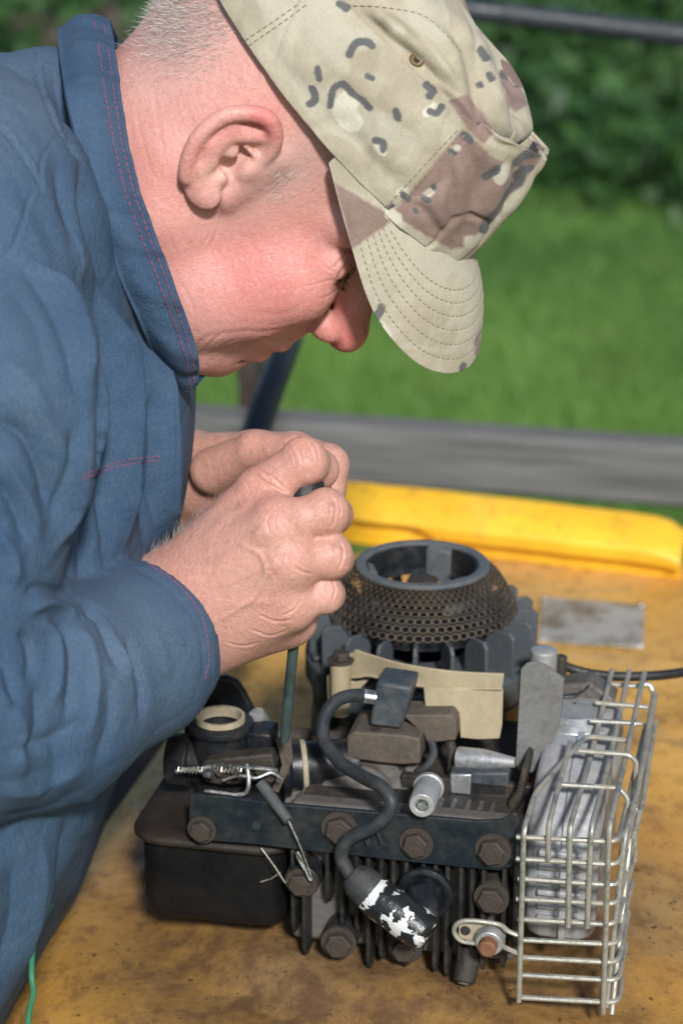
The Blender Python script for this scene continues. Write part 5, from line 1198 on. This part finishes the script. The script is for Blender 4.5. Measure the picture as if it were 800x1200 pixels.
# the pattern: printed shapes, as signed distances in the plane of the picture
def camo_attrs(W, seed=0):
    qx, qy = w2px(W)
    dark = np.full(len(qx), 1e3); light = np.full(len(qx), 1e3); brown = np.full(len(qx), 1e3)
    def stroke(line, hw):
        global_ = pline_dist(qx, qy, spline(line, 5))[0] - hw; return global_
    for ln, hw in [([(409, 64), (416, 51), (428, 48), (436, 53)], 4.6), ([(372, 80), (374, 92)], 4.4), ([(430, 88), (436, 91)], 3.6), ([(366, 104), (369, 116), (362, 122)], 4.6), ([(363, 102), (365, 107)], 2.4),
                   ([(386, 124), (391, 104), (402, 98), (412, 108), (424, 116), (433, 126)], 4.2), ([(464, 130), (466, 138)], 4.4), ([(440, 164), (448, 166), (449, 174)], 4.4), ([(325, 137), (334, 144), (342, 156)], 4.6),
                   ([(504, 130), (512, 132), (517, 125)], 4.2), ([(437, 381), (441, 372), (447, 360)], 5.0), ([(440, 378), (443, 381)], 5.0), ([(541, 434), (543, 428)], 3.4), 
                   ([(543, 157), (551, 165)], 4.5), ([(568, 206), (576, 200), (580, 195)], 4.5), ([(472, 228), (478, 233)], 4.2), ([(497, 232), (501, 234)], 3.8), ([(507, 217), (508, 219)], 3.6), ([(486, 246), (488, 248)], 2.6), ([(527, 176), (533, 179)], 3.0), ([(456, 243), (460, 241)], 3.0),
                   ([(566, 268), (572, 254), (580, 246)], 5.5), ([(584, 243), (592, 228), (606, 214), (612, 198)], 5.5), ([(604, 190), (618, 180), (630, 180)], 5.2), ([(612, 200), (622, 196)], 4), ([(398, 4), (406, 9)], 4.6), ([(500, 99), (507, 106), (503, 112)], 5), ([(560, 60), (566, 70)], 4), ([(570, 88), (573, 94)], 3), ([(562, 98), (563, 100)], 3), ([(592, 84), (602, 92)], 4.5), ([(604, 98), (612, 106)], 3.4)]:
        dark = np.minimum(dark, stroke(ln, hw))
    for ln, hw in [([(412, 142), (402, 128), (408, 118)], 13), ([(508, 124), (500, 132)], 5), ([(448, 178), (442, 170)], 5), ([(530, 176), (536, 173)], 4), ([(468, 226), (474, 222)], 4.5), ([(500, 228), (505, 224)], 4.5), ([(584, 206), (592, 198)], 8), ([(550, 284), (566, 276), (580, 258)], 7), ([(458, 250), (464, 256)], 7), ([(444, 380), (452, 392)], 7)]:
        light = np.minimum(light, stroke(ln, hw))
    for poly in ([(540, 152), (470, 238), (455, 248), (500, 276), (528, 292), (548, 288), (566, 270), (588, 236), (604, 196), (572, 180), (560, 166)], [(526, 118), (546, 108), (566, 132), (578, 156), (566, 168), (552, 156)], [(392, 214), (412, 292), (460, 258), (448, 246)],
                 [(588, 80), (612, 96), (622, 118), (606, 130), (594, 120)], [(535, -40), (562, 16), (548, -6), (500, -4), (480, -20), (500, -60)], [(590, 226), (610, 190), (626, 176), (634, 186), (612, 214), (594, 236)], [(556, 396), (570, 372), (574, 398), (562, 420), (556, 416)]):
        brown = np.minimum(brown, poly_sd(qx, qy, poly))
    return dark, light, brown
t = NT('camouflage_cotton')
dk_, lt_, br_ = (t.attr(k).outputs['Fac'] for k in ('dark', 'light', 'brown')); side_ = t.attr('far').outputs['Fac']
eg = t.math('MULTIPLY', t.math('SUBTRACT', t.noise(260, 3, .6), .5), 5.0)
ms = lambda a, w=1.2: t.ramp(t.math('ADD', a, eg), w, -w)
nb_ = t.noise(18, 5, .6); fine = t.noise(1100, 2, .6); faded = t.noise(60, 5, .65)
base = t.mix(t.ramp(nb_, .4, .6), (.44, .39, .295), (.35, .305, .22))
base = t.mix(t.ramp(faded, .5, .72, 0, .5), base, (.52, .48, .37))
base = t.mix(t.ramp(t.noise(15, 2, .5, None, .8), .52, .545, 0, .55), base, (.47, .44, .35))
base = t.mix(t.math('MULTIPLY', ms(br_, 2.0), .95), base, t.mix(t.ramp(faded, .35, .7), (.205, .125, .105), (.275, .19, .165)))
base = t.mix(t.math('MULTIPLY', ms(lt_, 1.6), .8), base, (.62, .58, .48))
base = t.mix(t.math('MULTIPLY', ms(dk_), .93), base, t.mix(faded, (.05, .052, .058), (.11, .115, .125)))
nf = t.noise(26, 3, .5); far_c = t.mix(t.ramp(nf, .52, .54), (.48, .43, .31), (.21, .135, .115)); nf2 = t.noise(60, 2, .5); far_c = t.mix(t.ramp(nf2, .62, .635), far_c, (.06, .06, .07))
base = t.mix(side_, base, far_c)
rot = t.n('ShaderNodeMapping', i_Vector=t.co, i_Rotation=(.3, .9, .5), i_Scale=(1, 1, .15)); tw = t.noise(1500, 2, .5, rot.outputs[0])
grime = t.noise(34, 5, .7); base = t.mix(t.ramp(grime, .55, .75, 0, .3), base, (.25, .21, .16))
base = t.mix(t.ramp(tw, .4, .65, 0, .25), base, t.mix(.5, base, (.12, .11, .09)))
M['camo'] = t.out(base, .9, 0, t.bump(t.noise(90, 4, .6), .0011, .6, t.bump(t.math('ADD', tw, fine), .0004, .6)), Sheen_Weight=.05)

def cap_mesh(name, L, F, parent, solid=.0016, off=-1, pr_=None):
    W = h2w(L.reshape(-1, 3)); F = outward(W, F) if name != 'bill' else F; dd_, ll_, bb_ = camo_attrs(W)
    if pr_: W = press(W, F, pr_)
    me = mesh_np(name, W, F)
    bm = bmesh.new(); bm.from_mesh(me); bmesh.ops.recalc_face_normals(bm, faces=bm.faces); bm.to_mesh(me); bm.free(); me.shade_smooth()
    d, l, b = dd_, ll_, bb_; fattr(me, 'dark', d); fattr(me, 'light', l); fattr(me, 'brown', b); fattr(me, 'far', np.clip((-L.reshape(-1, 3)[:, 1] - .5) / .3, 0, 1))
    o = link(name, me, M['camo'], parent, True)
    if solid: s = o.modifiers.new('thickness', 'SOLIDIFY'); s.thickness = solid; s.offset = off
    return o, W
def gridF(a, b): 
    i, j = np.meshgrid(np.arange(a - 1), np.arange(b - 1), indexing='ij'); k = i * b + j; return np.stack([k, k + 1, k + b + 1, k + b], -1).reshape(-1, 4)
# crown
nu = 110; pp, uu = np.meshgrid(np.linspace(-math.pi, math.pi, nphi), np.linspace(0, 1, nu), indexing='ij')
cr0 = band_pt(pp, np.full_like(pp, .62), -1.2)
x_ = np.clip((uu - .12) / .88, 0, 1); sc_ = (1 - x_ ** 3.0) ** .5 if False else np.sqrt(np.maximum(1 - x_ ** 2.6, 0))
sc_ = np.where(x_ > 0, sc_, 1)
Cc = np.zeros(pp.shape + (3,)); base_r = band_pt(pp, np.ones_like(pp), -1.1); bot = band_pt(pp, np.zeros_like(pp) + .25, -.9)
fr = (1 + np.cos(pp)) / 2
topz = 14.6 - .9 * fr
z1 = base_r[..., 2] - .6
Cc[..., 0] = CX - .3 + (base_r[..., 0] - CX + .3) * sc_; Cc[..., 1] = base_r[..., 1] * sc_
Cc[..., 2] = np.where(uu < .12, bot[..., 2] + (z1 - bot[..., 2]) * uu / .12, z1 + (topz - z1) * x_ ** .85)
lowm = uu < .12; f_ = (uu / .12)[..., None]; Cc = np.where(lowm[..., None], bot * (1 - f_) + np.stack([base_r[..., 0], base_r[..., 1], z1], -1) * f_, Cc)
dirn = Cc - np.array([CX, 0, 8]); dirn /= np.linalg.norm(dirn, axis=-1)[..., None]
Cc = Cc + dirn * (.24 * wobc(Cc, .7, 11) + .10 * wobc(Cc, 1.6, 12) - .22 * np.exp(-(wobc(Cc, .5, 14) / .2) ** 2))[..., None]
# sewn seams of the crown panels
for ps in (0.55, -0.55, 2.2, -2.2): Cc = Cc - dirn * (.12 * np.exp(-((pp - ps) / .018) ** 2) * (uu < .95))[..., None]
cap, capW = cap_mesh('cap', Cc, gridF(nphi, nu), person, pr_=[([(420, 10), (450, 40), (500, 80), (530, 120)], 6, -2.6), ([(440, 4), (476, 26), (520, 76), (552, 130)], 6, 1.8), ([(520, 20), (545, 60), (556, 110), (566, 150)], 6, -2.4), ([(550, 30), (575, 80), (586, 140)], 7, 2.0), ([(575, 60), (598, 110), (606, 160)], 5, -2.2), ([(470, 0), (510, 20), (548, 44)], 6, -1.6), ([(500, 90), (530, 110), (556, 140)], 5, 1.6), ([(600, 90), (618, 140), (622, 170)], 5, 1.5)]); cap['label'] = 'desert camouflage cap with folded side band'
band, bandW = cap_mesh('cap_band', B0, gridF(nphi, nt), cap, .003, pr_=[([(300, 40), (340, 90), (380, 130), (430, 180)], 14, -1.2), ([(350, 20), (400, 80), (470, 130), (520, 150)], 12, 1.2), ([(262, 20), (290, 60), (320, 110)], 7, -1.0), ([(400, 150), (440, 190), (470, 220)], 8, -1.0), ([(420, 100), (440, 130), (450, 170)], 8, .8)])
# front panel, overlapping the band
nf1, nf2 = 330, 110
p2, t2 = np.meshgrid(np.linspace(-fr_ph, fr_ph, nf1), np.linspace(-.05, 1.04, nf2), indexing='ij')
FPn = band_pt(p2, t2, .30); nr2 = FPn - np.array([CX, 0, 0]); nr2[..., 2] = 0; nr2 /= np.linalg.norm(nr2, axis=-1)[..., None]
FPn = FPn + nr2 * (.13 * wobc(FPn, .8, 21) + .07 * wobc(FPn, 2.2, 22) - .16 * np.exp(-(wobc(FPn, .9, 25) / .14) ** 2) + .35 * np.exp(-((p2 - .28) / .10) ** 2) * np.clip(t2, 0, 1) + .3 * np.exp(-((p2 + .3) / .12) ** 2) * np.clip(t2, 0, 1) - .25 * np.exp(-((p2 - .1) / .1) ** 2) * t2 - .25 * np.clip((np.abs(p2) - .93) / .1, 0, 1))[..., None]
fpo, fpW = cap_mesh('front_flap', FPn, gridF(nf1, nf2), cap, .003, pr_=[([(545, 165), (556, 210), (548, 260), (530, 285)], 8, -1.8), ([(575, 175), (584, 215), (570, 262)], 7, 1.8), ([(500, 200), (515, 235), (512, 270)], 9, 1.4), ([(520, 190), (530, 220), (528, 270)], 6, -1.2), ([(600, 190), (602, 220), (586, 250)], 5, -1.6), ([(480, 235), (500, 250), (520, 280)], 5, -1.0)])
# bill
nb1, nb2 = 260, 150
pb_, sb = np.meshgrid(np.linspace(-1.42, 1.42, nb1), np.linspace(0, 1, nb2), indexing='ij')
rt = band_pt(pb_, np.full_like(pb_, .04), -.15)
q_ = pb_ / 1.42
aq = np.abs(q_); plan = np.sqrt(np.maximum(1 - aq ** 2.6, 0))
kq = np.array([0, .22, .42, .60, .76, .89, 1.0])
kx_ = spline(np.stack([kq, kq], 1), 10)[:, 0]
tp_ = [np.interp(aq, kx_, spline(np.stack([kq, v_], 1), 10)[:, 1]) for v_ in ([18.7, 18.9, 18.0, 15.9, 12.4, 8.2, 4.4], [0, 1.9, 3.7, 5.3, 6.6, 7.5, 8.0], [2.3, 1.4, .35, -.25, .05, 1.8, 3.6])]
Bl = np.zeros(pb_.shape + (3,)); rz = rt[..., 2] - .1
tipx, tipy, tipz = tp_[0], np.sign(q_) * tp_[1], tp_[2]
Bl[..., 0] = rt[..., 0] + (tipx - rt[..., 0]) * sb; Bl[..., 1] = rt[..., 1] + (tipy - rt[..., 1]) * sb
Bl[..., 2] = rz + (tipz - rz) * (sb ** 1.15) + .45 * np.sin(sb * math.pi) * plan
# quilting rows
Ln_ = np.linalg.norm(Bl[:, -1] - Bl[:, 0], axis=1)[:, None]
for k in range(1, 7): Bl[..., 2] -= .045 * np.exp(-(((1 - sb) * Ln_ - k * .78) / .07) ** 2) * np.clip((Ln_ - 2.2) / 1.5, 0, 1) * np.clip((sb - .15) / .1, 0, 1)
bill, billW = cap_mesh('bill', Bl, gridF(nb1, nb2), cap, .0042)
# stitching of the bill: rows parallel to its edge
Gb = billW.reshape(nb1, nb2, 3)
upd = h2w(np.array([[0, 0, 0], [0, 0, 1.0]])); upd = (upd[1] - upd[0]) / np.linalg.norm(upd[1] - upd[0])
def dashes(q, m, name, par, r=.0004, dash=.0026, gap=.0014):
    b = MB(); s = np.concatenate([[0], np.cumsum(np.linalg.norm(q[1:] - q[:-1], axis=1))]); x = 0
    at_ = lambda v: np.array([np.interp(v, s, q[:, k_]) for k_ in range(3)])
    while x < s[-1] - dash: b.tube([at_(x), at_(x + dash / 2), at_(x + dash)], [r * .6, r, r * .6], 5); x += dash + gap
    o = b.build(name, m, par, True); o['kind'] = 'stuff'; return o
for k in range(1, 7):                                  # rows run parallel to the outer edge
    q = []
    for i in range(16, nb1 - 16):
        ln_ = np.linalg.norm(Gb[i, -1] - Gb[i, 0]) * 100; s_ = 1 - k * .78 / max(ln_, .01)
        if s_ > .24: j = s_ * (nb2 - 1); j0 = int(j); q.append(Gb[i, j0] + (Gb[i, min(j0 + 1, nb2 - 1)] - Gb[i, j0]) * (j - j0))
    if len(q) > 6: dashes(np.array(q) + upd * .0002, M['tanthread'], 'stitching', bill)
Gbd = bandW.reshape(nphi, nt, 3); 
cen = h2w(np.array([[CX, 0, 7.0]]))[0]
for j in (5, 8): 
    q = Gbd[:, j]; o_ = q - cen; o_ /= np.linalg.norm(o_, axis=1)[:, None]; 
trees = [bvh_of(np.concatenate([capW, bandW, fpW, billW]), np.concatenate([gridF(nphi, nu), gridF(nphi, nt) + len(capW), gridF(nf1, nf2) + len(capW) + len(bandW), gridF(nb1, nb2) + len(capW) + len(bandW) + len(fpW)]))]
for ln in ([(274, 56), (300, 38), (330, 18), (352, 2)], [(278, 62), (304, 44), (336, 22), (360, 4)], [(536, 152), (500, 190), (462, 232), (446, 246)], [(544, 158), (506, 198), (470, 238)], [(540, 60), (500, 20), (450, 8), (410, 6)]):
    stitches('stitching', trees[0], ln, M['tanthread'], cap, .0004, .0026, .0014)
ep = drape(trees[0], [(488, 70), (489, 70)], .0, 2, False)[0]
hn = trees[0].ray_cast(Vector(CAM), Vector((ray(488, 70)) / np.linalg.norm(ray(488, 70))))[1]; hn = np.array(hn); hn = hn if hn @ ray(488, 70) < 0 else -hn
b = MB(); b.lathe([(.0016, .0001), (.0018, .0012), (.0030, .0016), (.0042, .0008), (.0044, .0), (.0016, -.001)], ep, hn, 24, True); ey = b.build('eyelet', M['brass'], cap, True)
b = MB(); b.lathe([(.0001, .0003), (.0017, .0003)], ep, hn, 16); b.build('eyelet_hole', M['hole'], ey, True)
# ================================================================ SCREWDRIVER
s0, s1, s2 = P(333, 868, 1.285), P(346, 735, 1.245), P(360, 556, 1.215)
sd = empty('screwdriver', s0, 0, 'screwdriver with black handle and dark steel shaft held upright', 'screwdriver')
b = MB(); b.tube([s0, s0 + (s1 - s0) * .06, s0 + (s1 - s0) * .5, s1 + (s1 - s0) * .2], [.0028, .0031, .0031, .0031], 14); b.build('shaft', M['shaft'], sd, True)
h0 = s0 + (s2 - s0) * .40; dh_ = s2 - h0; b = MB(); x, y, d = frame(dh_); V = []; n = 36; prof = [(0, .004), (.02, .0075), (.08, .0085), (.16, .0075), (.3, .0105), (.6, .0118), (.85, .0112), (.96, .0095), (1.0, .004)]
for tt_, r in prof:
    for j in range(n):
        a = j * 2 * math.pi / n; rr_ = r * (1 - .07 * (math.cos(a * 6) > .55) * (tt_ > .2)); V.append(h0 + dh_ * tt_ + rr_ * (math.cos(a) * x + math.sin(a) * y))
m = len(prof); b.add(V, [(i * n + j, i * n + (j + 1) % n, (i + 1) * n + (j + 1) % n, (i + 1) * n + j) for i in range(m - 1) for j in range(n)] + [tuple(range(n)), tuple(range((m - 1) * n, m * n))])
b.build('handle', M['handleblack'], sd, True, angle=50)
